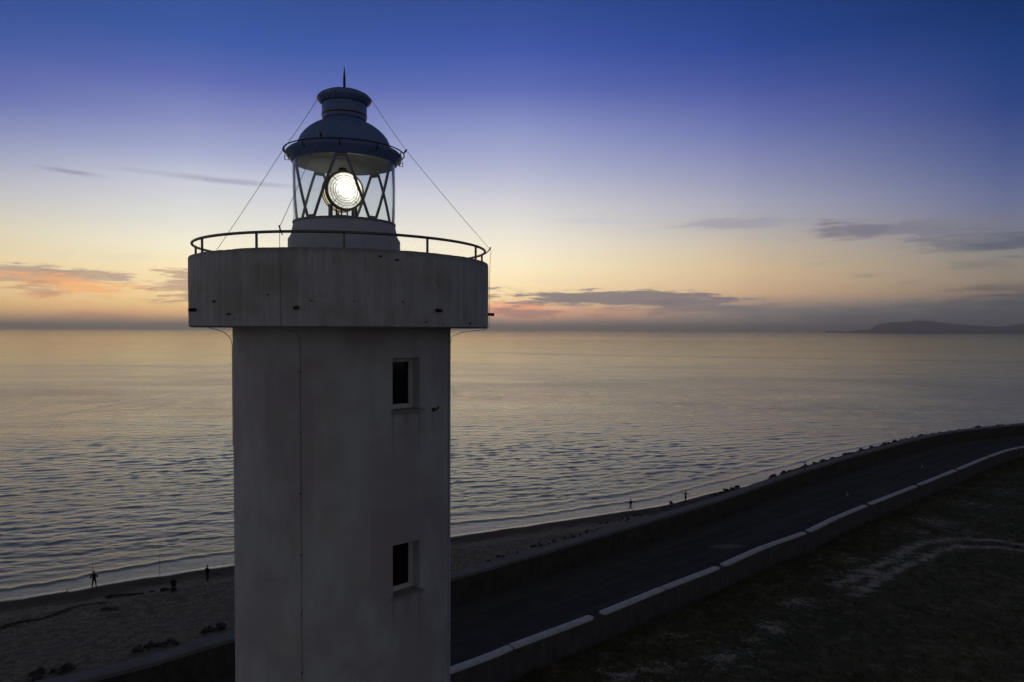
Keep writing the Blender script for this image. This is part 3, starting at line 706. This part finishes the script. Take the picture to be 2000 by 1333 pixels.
# ------------------------------------------------------------------ people
M_skin = mat('skin', (.22,.13,.09), .6); M_hair = mat('hair', (.01,.008,.007), .7)
def cloth(c_): return mat('clothing', rough=.9, spec=.2, fn=painted(c_, tuple(v*.7 for v in c_), 9))
def person(loc, facing, label, J, cols, h=1.75):
    """J overrides joint positions (metres for a 1.75 m figure, x = its left, y = forward)"""
    B = dict(pel=(0,0,.95), wst=(0,0,1.10), chs=(0,.01,1.32), nck=(0,.0,1.48), hd0=(0,.02,1.56), hd1=(0,.02,1.68),
             lh=(.09,0,.92), lk=(.11,.03,.50), la=(.12,0,.09), lt=(.13,.16,.035), rh=(-.09,0,.92), rk=(-.11,.03,.50), ra=(-.12,0,.09), rt=(-.13,.16,.035),
             ls=(.19,0,1.42), le=(.25,-.02,1.13), lw=(.24,.10,.90), rs=(-.19,0,1.42), re=(-.25,-.02,1.13), rwr=(-.24,.10,.90))
    B.update(J)
    Rd = dict(pel=.145, wst=.135, chs=.165, nck=.065, hd0=.085, hd1=.088, lh=.10, lk=.065, la=.045, lt=.04, ls=.075, le=.052, lw=.034)
    Rd.update({k.replace('l', 'r', 1): v for k, v in list(Rd.items()) if k in ('lh','lk','la','lt','ls','le')}); Rd['rwr'] = .034
    E = [('pel','wst'), ('wst','chs'), ('chs','nck'), ('nck','hd0'), ('hd0','hd1'), ('pel','lh'), ('lh','lk'), ('lk','la'), ('la','lt'), ('pel','rh'), ('rh','rk'), ('rk','ra'), ('ra','rt'),
         ('chs','ls'), ('ls','le'), ('le','lw'), ('chs','rs'), ('rs','re'), ('re','rwr')]
    names = list(B); V = {k: Vector(B[k]) for k in names}
    for w, e in (('lw','le'), ('rwr','re')):
        d = (V[w]-V[e]).normalized(); side = d.cross(Vector((0,1,.2))).normalized(); pm = w+'p'; V[pm] = V[w]+d*.06; Rd[pm] = .03; E.append((w, pm)); names.append(pm)
        for k in range(4):
            tip = w+'f%d' % k; V[tip] = V[pm]+d*(.085-.008*abs(k-1.3))+side*(k-1.5)*.022+Vector((0,.015,0)); Rd[tip] = .009; E.append((pm, tip)); names.append(tip)
        tip = w+'t'; V[tip] = V[w]+d*.06+side*.05+Vector((0,.03,0)); Rd[tip] = .010; E.append((w, tip)); names.append(tip)
    me = bpy.data.meshes.new('body'); me.from_pydata([V[k] for k in names], [(names.index(a), names.index(b)) for a, b in E], [])
    o = bpy.data.objects.new('body', me); COL.objects.link(o); sk = o.modifiers.new('skin', 'SKIN'); sk.use_smooth_shade = True
    me = o.data
    if not me.skin_vertices:
        bpy.context.view_layer.objects.active = o; o.select_set(True); bpy.ops.mesh.customdata_skin_add(); o.select_set(False)
    for i, k in enumerate(names):
        r = Rd[k]; me.skin_vertices[0].data[i].radius = (r*(1.15 if k in ('pel','wst','chs') else 1), r*(.8 if k in ('pel','wst','chs') else 1)); me.skin_vertices[0].data[i].use_root = (k == 'pel')
    sb_ = o.modifiers.new('sub', 'SUBSURF'); sb_.levels = 1; sb_.render_levels = 1
    dg = bpy.context.evaluated_depsgraph_get(); nm = bpy.data.meshes.new_from_object(o.evaluated_get(dg)); bpy.data.objects.remove(o)
    nm.name = 'person_body'; nm.materials.clear()
    top, bot = cols
    for q in (cloth(top), cloth(bot), M_skin, M_hair): nm.materials.append(q)
    ks = [k for k in names]
    for p_ in nm.polygons:
        c0 = p_.center; k = min(ks, key=lambda n_: (V[n_]-c0).length-Rd[n_]*.5)
        p_.use_smooth = True
        p_.material_index = 2 if (k.startswith('hd') or 'f' in k or k.endswith('wp') or k.endswith('rp') or k in ('lwt','rwrt')) else (1 if k in ('pel','lh','lk','rh','rk') else (3 if k in ('la','lt','ra','rt') else 0))
    e = empty('person', tuple(loc), label, 'person', facing); s = h/1.75; e.scale = (s, s, s)
    b = bpy.data.objects.new('body', nm); COL.objects.link(b); b.parent = e
    # hair cap, nose and ears
    hd = V['hd1']; mb = MB(); cap = [(.095*math.cos(a), .105*math.sin(a)) for a in np.linspace(-.35, 1.57, 7)]
    mb.lathe([(r+.003, z_) for r, z_ in cap], 16, z0=hd.z+.0, cx=hd.x, cy=hd.y-.015); mb.build('hair', M_hair, e, 60)
    return e
sea_dir = math.atan2(.5, .86)   # along the shore
def fac(px, py): return 0.0
def look(px, py, deg): p = on_beach(px, py); return p, deg*D2R
p, a = look(184, 1150.5, 20)
person(p, a, 'person in a dark jacket standing legs apart at the water edge with elbows out', dict(le=(.36,-.06,1.17), lw=(.16,.16,1.12), re=(-.36,-.06,1.17), rwr=(-.16,.16,1.12), lk=(.15,.02,.50), la=(.19,0,.09), lt=(.21,.16,.035), rk=(-.15,.02,.50), ra=(-.19,0,.09), rt=(-.21,.16,.035)), ((.018,.018,.02), (.02,.02,.024)), 1.8)
p, a = look(339, 1155, 25)
e = person(p, a, 'person in dark clothes sitting on a low box facing the sea', dict(pel=(0,0,.50), wst=(0,.02,.66), chs=(0,.06,.88), nck=(0,.10,1.04), hd0=(0,.14,1.11), hd1=(0,.16,1.22), lh=(.10,.06,.50), lk=(.17,.44,.52), la=(.15,.42,.09), lt=(.16,.56,.035), rh=(-.10,.06,.50), rk=(-.17,.44,.52), ra=(-.15,.42,.09), rt=(-.16,.56,.035), ls=(.19,.07,.98), le=(.28,.20,.74), lw=(.13,.40,.62), rs=(-.19,.07,.98), re=(-.28,.20,.74), rwr=(-.13,.40,.62)), ((.016,.016,.018), (.02,.02,.024)), 1.75)
mb = MB(); mb.box((0,0,.18), (.50,.36,.36)); mb.box((0,0,.385), (.54,.40,.05)); bx_ = mb.build('tackle_box', mat('box_plastic', (.04,.045,.05), .5), bevel=.012, loc=(p.x, p.y, p.z-.01)); bx_.rotation_euler.z = a
tag(bx_, 'low dark box under the seated person', 'box')
p, a = look(405, 1137.5, -15)
person(p, a, 'slim person in dark clothes standing upright nearest the lighthouse on the left beach', dict(le=(.22,.03,1.14), lw=(.10,.20,1.10), re=(-.24,-.02,1.13), rwr=(-.20,.06,.90), lk=(.08,.03,.50), la=(.07,0,.09), lt=(.08,.16,.035), rk=(-.08,.03,.50), ra=(-.07,0,.09), rt=(-.08,.16,.035)), ((.02,.022,.026), (.028,.032,.045)), 1.72)
p, a = look(1232, 998, 65)
person(p, a, 'dark figure walking along the narrow beach with one leg forward', dict(lk=(.09,.20,.52), la=(.09,.30,.09), lt=(.10,.45,.04), rk=(-.09,-.04,.50), ra=(-.09,-.30,.14), rt=(-.09,-.17,.05), le=(.23,-.12,1.14), lw=(.20,.02,.92), re=(-.22,.10,1.14), rwr=(-.12,.28,1.02)), ((.018,.018,.02), (.02,.02,.022)), 1.8)
p, a = look(1339, 981, 15)
person(p, a, 'person in a pale shirt and dark trousers with both arms held out by the waterline', dict(le=(.42,.05,1.36), lw=(.66,.12,1.40), re=(-.42,.05,1.36), rwr=(-.62,.14,1.38), lk=(.07,.03,.50), la=(.06,0,.09), lt=(.07,.16,.035), rk=(-.07,.03,.50), ra=(-.06,0,.09), rt=(-.07,.16,.035)), ((.32,.31,.30), (.02,.02,.022)), 1.75)
# surf rods
M_rod = mat('fishing_rod', (.015,.015,.016), .9, spec=.1)
for (px, py, lb) in ((181, 1147.5, 'thin surf fishing rod planted upright beside the person with elbows out'), (312, 1126, 'thin surf fishing rod planted upright at the water edge left of the seated person')):
    p = on_beach(px, py); e = empty('fishing_rod', tuple(p), lb, 'fishing rod')
    mb = MB(); mb.tube([(0,0,-.2), (0,0,1.4), (.02,.06,3.0), (.06,.22,4.1)], [.020,.016,.010,.004], 7); mb.build('rod', M_rod, e, 50)
    mb = MB(); mb.lathe([(0,-.05), (.045,-.05), (.03,-.02), (.03,.02), (.045,.05), (0,.05)], 12, z0=1.0, cx=.07); mb.build('reel', M_dark, e, 40)
# fishing kit on the sand
def lump(name, p, size, mt, label, cat, sq=.55):
    bm = bmesh.new(); bmesh.ops.create_icosphere(bm, subdivisions=3, radius=1)
    for v in bm.verts:
        d = v.co.copy(); v.co = Vector([math.copysign(abs(q)**sq, q) for q in d])*(1+.12*mnoise.noise(d*2+p)); v.co = Vector((v.co.x*size[0], v.co.y*size[1], max(v.co.z, -.6)*size[2]))
    me = bpy.data.meshes.new(name); bm.to_mesh(me); bm.free(); me.polygons.foreach_set('use_smooth', [True]*len(me.polygons)); me.materials.append(mt)
    o = bpy.data.objects.new(name, me); COL.objects.link(o); o.location = (p.x, p.y, p.z+size[2]*.55); return tag(o, label, cat)
M_pale = mat('pale_fabric', (.42,.42,.40), .8); M_bag = mat('black_fabric', (.02,.02,.022), .85)
lump('carrier_bag', on_beach(300, 1153), (.17,.13,.16), M_pale, 'pale crumpled bag, left one of the two beside the seated person', 'bag', .8)
lump('bait_bucket', on_beach(310, 1156.5), (.14,.14,.14), M_pale, 'small pale bucket in front of the black holdall on the sand', 'bucket', .7)
lump('holdall', on_beach(322, 1154), (.42,.20,.17), M_bag, 'black holdall lying on the sand beside the seated person', 'bag')
lump('folded_coat', on_beach(297, 1156.5), (.26,.16,.07), M_bag, 'dark folded cloth lying flat in front of the pale bag', 'coat', .8)

# ------------------------------------------------------------------ lighthouse
TX, TY = -20*math.sin(13.1*D2R), 20*math.cos(13.1*D2R); BZ = LAND_Z; Z0 = CAM_H-BZ
LH = empty('lighthouse', (TX, TY, BZ), 'tall weathered white lighthouse tower with a wide round gallery and glazed lantern', 'lighthouse', math.atan2(-TY, -TX))
def C(th, R, h): return Vector((R*math.cos(th*D2R), R*math.sin(-th*D2R), h+Z0))   # th > 0: towards the left of the picture, h = height above the camera
RS = 2.854
wins = [(-22.7, -38.9, -.68, -1.95), (-22.7, -38.9, -5.22, -6.47)]
def shaft():
    ths = sorted(set([-22.7, -38.9]+[round(-180+i*2.5, 3) for i in range(144)]), reverse=True); ths = [t_ for t_ in ths if not (-38.9 < t_ < -22.7 and False)]
    hs = sorted(set([.05, -26.5]+[w for q in wins for w in q[2:]]+[-.3, -3, -8, -12, -18]), reverse=True)
    mb = MB(); n = len(ths); v = [C(t_, RS, h) for h in hs for t_ in ths]; f = []
    for j in range(len(hs)-1):
        hm = (hs[j]+hs[j+1])/2
        for i in range(n):
            k = (i+1) % n; tm = ths[i]-.1
            if any(w[1] < tm < w[0] and w[3] < hm < w[2] for w in wins): continue
            f.append((j*n+i, (j+1)*n+i, (j+1)*n+k, j*n+k))
    mb.add(v, f)
    nd = Vector((math.cos(30.8*D2R), math.sin(30.8*D2R), 0)); DEP = .34
    for a0, a1, h0, h1 in wins:
        rim = [C(t_, RS, h0) for t_ in ths if a1-.01 <= t_ <= a0+.01]; lo = [C(t_, RS, h1) for t_ in ths if a1-.01 <= t_ <= a0+.01]
        base = RS*math.cos(8.1*D2R)-DEP
        def back(p): return p-nd*((p.x*nd.x+p.y*nd.y)-base)
        for L in (rim, lo):
            b_ = [back(p) for p in L]; m_ = len(L); mb.add(L+b_, [(i, i+1, m_+i+1, m_+i) for i in range(m_-1)])
        for i in (0, -1): mb.add([rim[i], lo[i], back(lo[i]), back(rim[i])], [(0,1,2,3)])
    return mb, nd, DEP
mb, nd, DEP = shaft(); mb.build('tower_shaft', M_stucco, LH, 30)
wb = RS*math.cos(8.1*D2R)-DEP; tdir = Vector((-nd.y, nd.x, 0)); hw = RS*math.sin(8.1*D2R)
for a0, a1, h0, h1 in wins:
    ce = nd*wb; zc = (h0+h1)/2+Z0; HH = h0-h1; rot = math.atan2(nd.y, nd.x); mb = MB(); W = 2*hw-.004; fw = .075
    def fb(u, z, su, sz, d=.06, dd=.03): mb.box(ce+tdir*u+Vector((0,0,z))+nd*dd, (d, su, sz), rot)
    fb(-W/2+fw/2, zc, fw, HH-.004); fb(W/2-fw/2, zc, fw, HH-.004); fb(0, zc+HH/2-fw/2-.002, W-2*fw, fw); fb(0, zc-HH/2+fw/2+.002, W-2*fw, fw)
    wf = mb.build('window', M_frame, LH, bevel=.006)
    mb = MB(); iw = W-2*fw; ih = HH-2*fw
    for u_, z_, su, sz in ((-iw/2+.02, 0, .04, ih), (iw/2-.02, 0, .04, ih), (0, ih/2-.02, iw-.08, .04), (0, -ih/2+.02, iw-.08, .04)):
        mb.box(ce+tdir*u_+Vector((0,0,zc+z_))+nd*.022, (.04, su, sz), rot)
    mb.build('sash', M_frame, wf, bevel=.004)
    mb = MB(); mb.box(ce+Vector((0,0,zc))+nd*.006, (.012, iw-.08, ih-.08), rot); mb.build('pane', M_pane, wf)
    mb = MB(); mb.box(nd*(RS*math.cos(8.1*D2R)-.05)+Vector((0,0,h1+Z0-.022)), (.40, 2*hw+.10, .05), rot); mb.build('sill', M_sill, wf, bevel=.008)
# gallery drum: slab, parapet, floor
RD = 3.88; HT = 1.786
def drum():
    mb = MB(); n = 180; prof = [(RS-.05, .04), (RD-.06, .035), (RD, .07), (RD, .6), (RD, 1.2), (RD, HT-.05), (RD-.015, HT-.012), (RD-.05, HT), (RD-.20, HT), (RD-.20, .75), (1.2, .75)]
    v = []; f = []
    for j, (r, h) in enumerate(prof):
        for i in range(n):
            th = i*360/n; dr = dh = 0.0
            p = mnoise.noise(Vector((math.cos(th*D2R)*18, math.sin(th*D2R)*18, h*4)))
            if 4 <= j <= 8: dh = .014*p if j >= 5 else 0; dr = .008*p
            if 5 <= j <= 7 and p > .45: dh -= .02; dr -= .02
            v.append(C(th, r+dr, h+dh))
    for j in range(len(prof)-1):
        for i in range(n): k = (i+1) % n; f.append((j*n+i, (j+1)*n+i, (j+1)*n+k, j*n+k))
    mb.add(v, f); return mb
mb = drum(); mb.build('gallery_drum', M_board, LH, 40)
for th, h in ((15.1, .47), (-32.4, .455), (-80.5, .43), (62, .45), (115, .45), (165, .45), (-130, .45)):
    mb = MB(); mb.tube([C(th, RD-.02, h), C(th, RD+.17, h-.012)], .042, 12); o = mb.build('drain_pipe', M_dark, LH, 40)
# rust holes and spalls with bare iron
for th, h, s in ((48.5,.62,.075), (40.8,.33,.07), (74,.40,.06), (-11.4,1.62,.045), (-17,1.56,.05), (10.5,.62,.03), (-51,.16,.05), (-3,.62,.025), (-19,.63,.03), (-28,.18,.03), (25,.75,.03)):
    bm = bmesh.new(); bmesh.ops.create_icosphere(bm, subdivisions=2, radius=1); p = C(th, RD, h)
    for v in bm.verts: v.co *= (1+.35*mnoise.noise(v.co*1.7+Vector((th,0,0)))); v.co = Vector((v.co.x*.010, v.co.y*s*1.15, v.co.z*s*.5))
    me = bpy.data.meshes.new('rust_spot'); bm.to_mesh(me); bm.free(); me.materials.append(M_dark); o = bpy.data.objects.new('rust_spot', me); COL.objects.link(o); o.parent = LH; o.location = p; o.rotation_euler.z = -th*D2R
# gallery railing
mb = MB(); mb.tube([C(i*3, 3.79, 2.13) for i in range(120)], .033, 10, closed=True); mb.build('handrail', M_rail, LH, 60)
for i in range(12):
    mb = MB(); th = i*30+.3; mb.tube([C(th, 3.765, HT-.03), C(th, 3.765, 2.11)], .029, 8); mb.build('railing_post', M_rail, LH, 50)
# lantern base
mb = MB(); mb.lathe([(1.30, .752), (1.479, .752), (1.479, 2.385), (1.462, 2.41), (1.405, 2.50), (1.345, 2.79), (1.33, 2.815), (1.18, 2.815), (1.18, .752)], 96, z0=Z0); mb.build('lantern_base', M_base, LH, 25)
mb = MB(); mb.lathe([(0.0, 2.55), (1.178, 2.55), (1.178, 2.60), (0.0, 2.60)], 64, z0=Z0); mb.build('lantern_floor', M_dark, LH, 25)
# glass and crossed glazing bars
mb = MB(); mb.lathe([(1.345, 2.812), (1.345, 4.46)], 96, z0=Z0); mb.build('lantern_glass', M_glass, LH, 60)
for k in range(5):
    for sgn in (1, -1):
        tt = 3.9+72*k; tb = tt+36*sgn; mb = MB(); p0 = C(tt+4.6*sgn, 1.315, 4.46); p1 = C(tb-3.6*sgn, 1.30, 2.81)
        N_ = 6
        pts = [C((tt+4.6*sgn)*(1-u)+(tb-3.6*sgn)*u, 1.312, 4.46*(1-u)+2.81*u) for u in np.linspace(0, 1, N_)]
        mb.tube(pts, .037, 6); mb.build('glazing_bar', M_astr, LH, 25)
for k in range(5):
    for ad, hh in ((0, 4.40), (36, 2.86)):
        mb = MB(); th = 3.9+72*k+ad; mb.box(None, (.03,.26,.12), M=Matrix.Translation(C(th, 1.322, hh)) @ Matrix.Rotation(-th*D2R, 4, 'Z')); mb.build('bar_plate', M_astr, LH, bevel=.006)
mb = MB(); mb.lathe([(1.30, 2.812), (1.36, 2.812), (1.36, 2.86), (1.30, 2.86), (1.30, 2.812)], 96, z0=Z0); mb.build('glazing_ring', M_astr, LH, 25)
# roof: cornice, dome, ventilator
mb = MB(); mb.lathe([(1.37, 4.44), (1.40, 4.47), (1.44, 4.53), (1.51, 4.60), (1.54, 4.65), (1.53, 4.69), (1.46, 4.755), (1.36, 4.81), (1.27, 4.86), (1.235, 4.90)], 96, z0=Z0); mb.build('cornice', M_dome, LH, 35)
dome = []
for i in range(17):
    a = i/16; r = 1.235*math.cos(a*math.pi/2*.93)**.9; h = 4.90+(5.66-4.90)*math.sin(a*math.pi/2*.93)
    dome.append((max(r, .1), h))
dome = [(1.235,4.90), (1.205,5.00), (1.15,5.12), (1.06,5.235), (.95,5.34), (.82,5.435), (.68,5.51), (.56,5.565), (.53,5.60), (.52,5.66)]
mb = MB(); mb.lathe(dome, 96, z0=Z0); dm = mb.build('dome', M_dome, LH, 35)
mb = MB(); mb.lathe([(1.37, 4.442), (1.30, 4.43), (1.28, 4.44), (1.15, 4.55), (.9, 4.62), (.4, 4.66), (0.001, 4.66)], 96, z0=Z0); mb.build('ceiling', M_ceil, LH, 50)
mb = MB(); mb.lathe([(.50, 5.615), (.53, 5.60), (.575, 5.625), (.592, 5.67), (.592, 5.99), (.575, 6.03), (.56, 6.10)], 72, z0=Z0); vt = mb.build('ventilator', M_dome, LH, 40)
mb = MB(); mb.lathe([(.55, 6.07), (.62, 6.04), (.69, 6.10), (.724, 6.155), (.715, 6.20), (.64, 6.275), (.5, 6.345), (.33, 6.395), (.15, 6.42), (.03, 6.425), (.001,6.425)], 72, z0=Z0); mb.build('cap', M_dome, vt, 40)
mb = MB(); mb.lathe([(.599, 5.70), (.602, 5.72), (.599, 5.74)], 72, z0=Z0); mb.build('band', M_dark, vt, 40)
mb = MB(); mb.tube([C(0,0,6.41), C(0,0,6.75), C(0,0,7.08)], [.036, .033, .004], 10); mb.build('lightning_rod', M_dark, LH, 40)
mb = MB(); mb.tube([C(0,0,6.47)+Vector((0,-.03,0)), C(90,.10,6.475), C(80,.2,6.44), C(60,.32,6.41)], .008, 6); mb.build('cable', M_cable, LH, 60)
# ring rail around the roof, hooks under the cornice
mb = MB(); mb.tube([C(i*4, 1.586, 4.735) for i in range(90)], .017, 8, closed=True); mb.build('roof_rail', M_dark, LH, 60)
for i in range(10):
    th = 4.5+36*i; mb = MB(); mb.tube([C(th, 1.586, 4.735), C(th, 1.56, 4.62), C(th, 1.50, 4.575)], .014, 6); mb.build('roof_rail_bracket', M_dark, LH, 50)
for th in (76, -78, 180):
    mb = MB(); mb.tube([C(th, 1.46, 4.56), C(th, 1.47, 4.40), C(th, 1.56, 4.40), C(th, 1.56, 4.52)], .012, 6); mb.build('hook', M_dark, LH, 50)
# lightning cables from the cap down over holders to the tower
def cable(th, h_end, foot):
    mb = MB(); pts = [C(th, .0, 6.44), C(th, .45, 6.375), C(th, .73, 6.18)]
    a = C(th, 1.66, 4.83)
    b_ = C(th, foot, h_end); p0 = pts[-1]
    for u in np.linspace(.1, 1, 8): pts.append(p0.lerp(a, u)+Vector((0,0,-.03*math.sin(u*math.pi))))
    for u in np.linspace(.1, 1, 10): pts.append(a.lerp(b_, u)+Vector((0,0,-.03*math.sin(u*math.pi))))
    return mb, pts
for th, h_end, foot, hold, down in ((20.5, 2.20, 3.93, True, True), (103, 1.80, 3.7, False, False), (-77.5, 2.16, 3.95, True, True)):
    mb, pts = cable(th, h_end, foot)
    if down:
        pts += [C(th, RD+.05, 1.8), C(th, RD+.03, 1.2), C(th, RD+.03, .5), C(th, RD+.03, .06), C(th, RD-.12, .0)]
        pts += [C(th+(.1 if th > 0 else 1.5), 3.5, -.03), C(th+(.2 if th > 0 else 3), 3.15, -.07), C(th+(.3 if th > 0 else 4), 2.93, -.18), C(th+(.4 if th > 0 else 4.3), RS+.012, -.4)]
        if th > 0: pts += [C(th+.4, RS+.012, h) for h in np.linspace(-.8, -26, 22)]
    mb.tube(pts, .0065, 6); mb.build('lightning_cable', M_cable, LH, 60)
    mb = MB(); mb.tube([C(th, 1.585, 4.74), C(th, 1.64, 4.81), C(th, 1.68, 4.86)], [.014, .03, .014], 6)
    mb.tube([C(th, 1.15, 5.5), C(th, 1.11, 5.58)], .022, 6) if False else None
    if hold: mb.tube([C(th, 3.80, 2.06), C(th, 3.90, 2.16), C(th, 3.95, 2.24)], [.014, .018, .02], 6)
    mb.build('cable_holder', M_dark, LH, 50)
for h in (-1.0, -2.42, -3.84, -5.3, -6.7, -8.1, -9.6):
    mb = MB(); mb.box(None, (.03,.032,.03), M=Matrix.Translation(C(20.9, RS+.012, h)) @ Matrix.Rotation(-20.9*D2R, 4, 'Z')); mb.build('cable_clip', M_dark, LH, bevel=.005)
mb = MB(); pts = [C(64, 3.55, .03), C(68, 3.3, -.02), C(74, 3.05, -.10), C(80, 2.90, -.24), C(82, RS+.01, -.4), C(82, RS+.01, -3)]; mb.tube(pts, .009, 6); mb.build('cable', M_cable, LH, 60)
# conduit down the right edge, small iron bracket
mb = MB(); mb.tube([C(-70, RS+.02, h) for h in (.03, -1, -6, -26)], .02, 8); mb.build('conduit', M_base, LH, 50)
mb = MB(); p = C(-49.5, RS, -2.03); mb.tube([p, C(-49.5, RS+.10, -2.03), C(-51, RS+.12, -1.96)], .025, 8); mb.box(p, (.05,.09,.09), 49.5*D2R); mb.build('iron_bracket', M_dark, LH, 50)

# ------------------------------------------------------------------ the lamp in the lantern
LM = empty('lighthouse_lamp', (TX-.05, TY-.012, CAM_H+2.60), 'lit round fresnel lens glowing white inside the glazed lantern', 'lamp', math.atan2(-TY, -TX)+19*D2R)
zc = 1.11
def lathe_x(mb, prof, n=48, cz=zc, x0=0.0):
    v = []; f = []; m_ = n
    for r, x in prof:
        for i in range(n): a = 2*math.pi*i/n; v.append((x0+x, r*math.cos(a), cz+r*math.sin(a)))
    for j in range(len(prof)-1):
        for i in range(n): k = (i+1) % n; f.append((j*m_+i, j*m_+k, (j+1)*m_+k, (j+1)*m_+i))
    mb.add(v, f)
for side in (1, -1):
    mb = MB(); prof = [(0.001,.05), (.08,.055), (.17,.03), (.205,.0)]
    r = .21
    while r < .46: prof += [(r,.035), (r+.048,.012), (r+.060,.0)]; r += .066
    prof += [(.475,0), (.475,-.02)]
    lathe_x(mb, prof, 56, 0.0, .0)
    o = mb.build('lens_panel', M_lens, LM, 20); o.location = (.19*side, 0, zc)
    if side < 0: o.rotation_euler.z = math.pi
    mb = MB()
    for rr in (.208, .274, .340, .406): lathe_x(mb, [(rr-.005,.0), (rr-.005,.045), (rr+.004,.045), (rr+.004,.0)], 56, 0.0)
    lathe_x(mb, [(.475,-.03), (.475,.045), (.51,.045), (.51,-.03), (.475,-.03)], 56, 0.0)
    for a in (45, 135, 225, 315):
        c_, s_ = math.cos(a*D2R), math.sin(a*D2R); mb.tube([(.04, .36*c_, .36*s_), (.04, .49*c_, .49*s_)], .009, 6)
    mb.box((.03,0,0), (.02,.008,.28))
    f_ = mb.build('lens_ring', M_brass, LM, 40); f_.location = (.19*side, 0, zc)
    if side < 0: f_.rotation_euler.z = math.pi
mb = MB(); lathe_x(mb, [(.49,-.17), (.515,-.12), (.50,-.11), (.525,-.04), (.505,-.03), (.525,.04), (.505,.05), (.52,.11), (.50,.12), (.49,.17)], 56); mb.build('side_prism', M_side, LM, 20)
for x_ in (-.15, 0, .15):
    mb = MB(); lathe_x(mb, [(.50,-.010), (.54,-.010), (.54,.010), (.50,.010), (.50,-.010)], 56, zc, x_); mb.build('lens_hoop', M_brass, LM, 30)
mb = MB(); mb.lathe([(.0, 0), (.30,0), (.30,.05), (.16,.10), (.16,.30), (.34,.34), (.36,.42), (.33,.44), (0,.44)], 40); mb.build('pedestal', M_dark, LM, 30)
for y_ in (-.34, .34):
    mb = MB(); mb.box((0, y_, .60), (.22,.05,.42)); mb.tube([(0, y_, .78), (0, y_*1.45, 1.0)], .03, 8); mb.build('support_bracket', M_dark, LM, 30)
for y_ in (-.22, -.08, .08, .22):
    mb = MB(); mb.tube([(.12, y_, .40), (.12, y_, .62)], .022, 8); mb.build('support_rod', M_dark, LM, 40)
mb = MB(); mb.tube([(-.1,0,1.66), (.1,0,1.66)], .05, 10); mb.lathe([(0,1.64), (.14,1.64), (.10,1.74), (0,1.76)], 24); mb.build('top_cap', M_dark, LM, 40)

# ------------------------------------------------------------------ far headland
def hillfn(t, b):
    k, q = pos(t, False); n = nz(t, k, .004, 5, .6); t.links.new(cmix(t, n.ss(.4, .65), (.05,.055,.045,1), (.09,.085,.07,1)), b.inputs['Base Color'])
M_hill = mat('hill_scrub', rough=.95, spec=.1, fn=hillfn)
def hills(name, YD, prof, depth):
    """prof: photo x and ridge y; the ridge stands at distance YD with slopes before and behind it"""
    xs = np.array([p[0] for p in prof], float); ys = np.array([p[1] for p in prof], float)
    px = np.linspace(xs[0], xs[-1], 260); py = np.interp(px, xs, ys)
    hh = []; X_ = []
    for a, b_ in zip(px, py):
        d = ray(a, b_); t_ = YD/d.y; X_.append(d.x*t_); hh.append(max(CAM_H+d.z*t_, -3))
    X_ = np.array(X_); hh = np.array(hh); hh += (9*fbm(X_, X_*0, .004, 4, 5)+3*fbm(X_, X_*0, .03, 3, 9))*np.clip(hh/60, 0, 1)
    rows = []
    for s_ in np.linspace(-1, 1, 25):
        g_ = max(0, 1-abs(s_))**.8; y_ = YD+s_*depth
        r_ = hh*g_+12*fbm(X_, np.full_like(X_, y_), .004, 4, 7)*g_*(1-g_)*2; r_ = np.where(abs(s_) > .99, -6, r_)
        rows.append(np.c_[X_*(y_/YD), np.full_like(X_, y_), r_])
    return grid_obj(name, np.array(rows), M_hill, kind='structure')
hills('far_hills', 12000, [(1655,650), (1668,646), (1680,645), (1695,645.5), (1703,641), (1712,636), (1725,632), (1745,629.5), (1765,629), (1790,626.5), (1815,627.5), (1840,631), (1870,634.5), (1900,636), (1930,637), (1960,638), (1980,635), (2000,631), (2060,624), (2150,628), (2260,640)], 1200)
hills('far_coast', 12800, [(1600,651), (1618,647), (1632,646), (1648,648), (1660,651)], 300)

# ------------------------------------------------------------------ haze
mh = bpy.data.materials.new('haze_air'); mh.use_nodes = True; t = mh.node_tree; t.nodes.clear()
pv = t.nodes.new('ShaderNodeVolumePrincipled'); pv.inputs['Color'].default_value = (1.0,.95,.84,1); pv.inputs['Density'].default_value = 0.00009; pv.inputs['Anisotropy'].default_value = .72
oo = t.nodes.new('ShaderNodeOutputMaterial'); t.links.new(pv.outputs[0], oo.inputs['Volume'])
mb = MB(); mb.box((0, 18000, 124), (80000, 43000, 262)); hz = mb.build('haze', mh); tag(hz, kind='stuff')
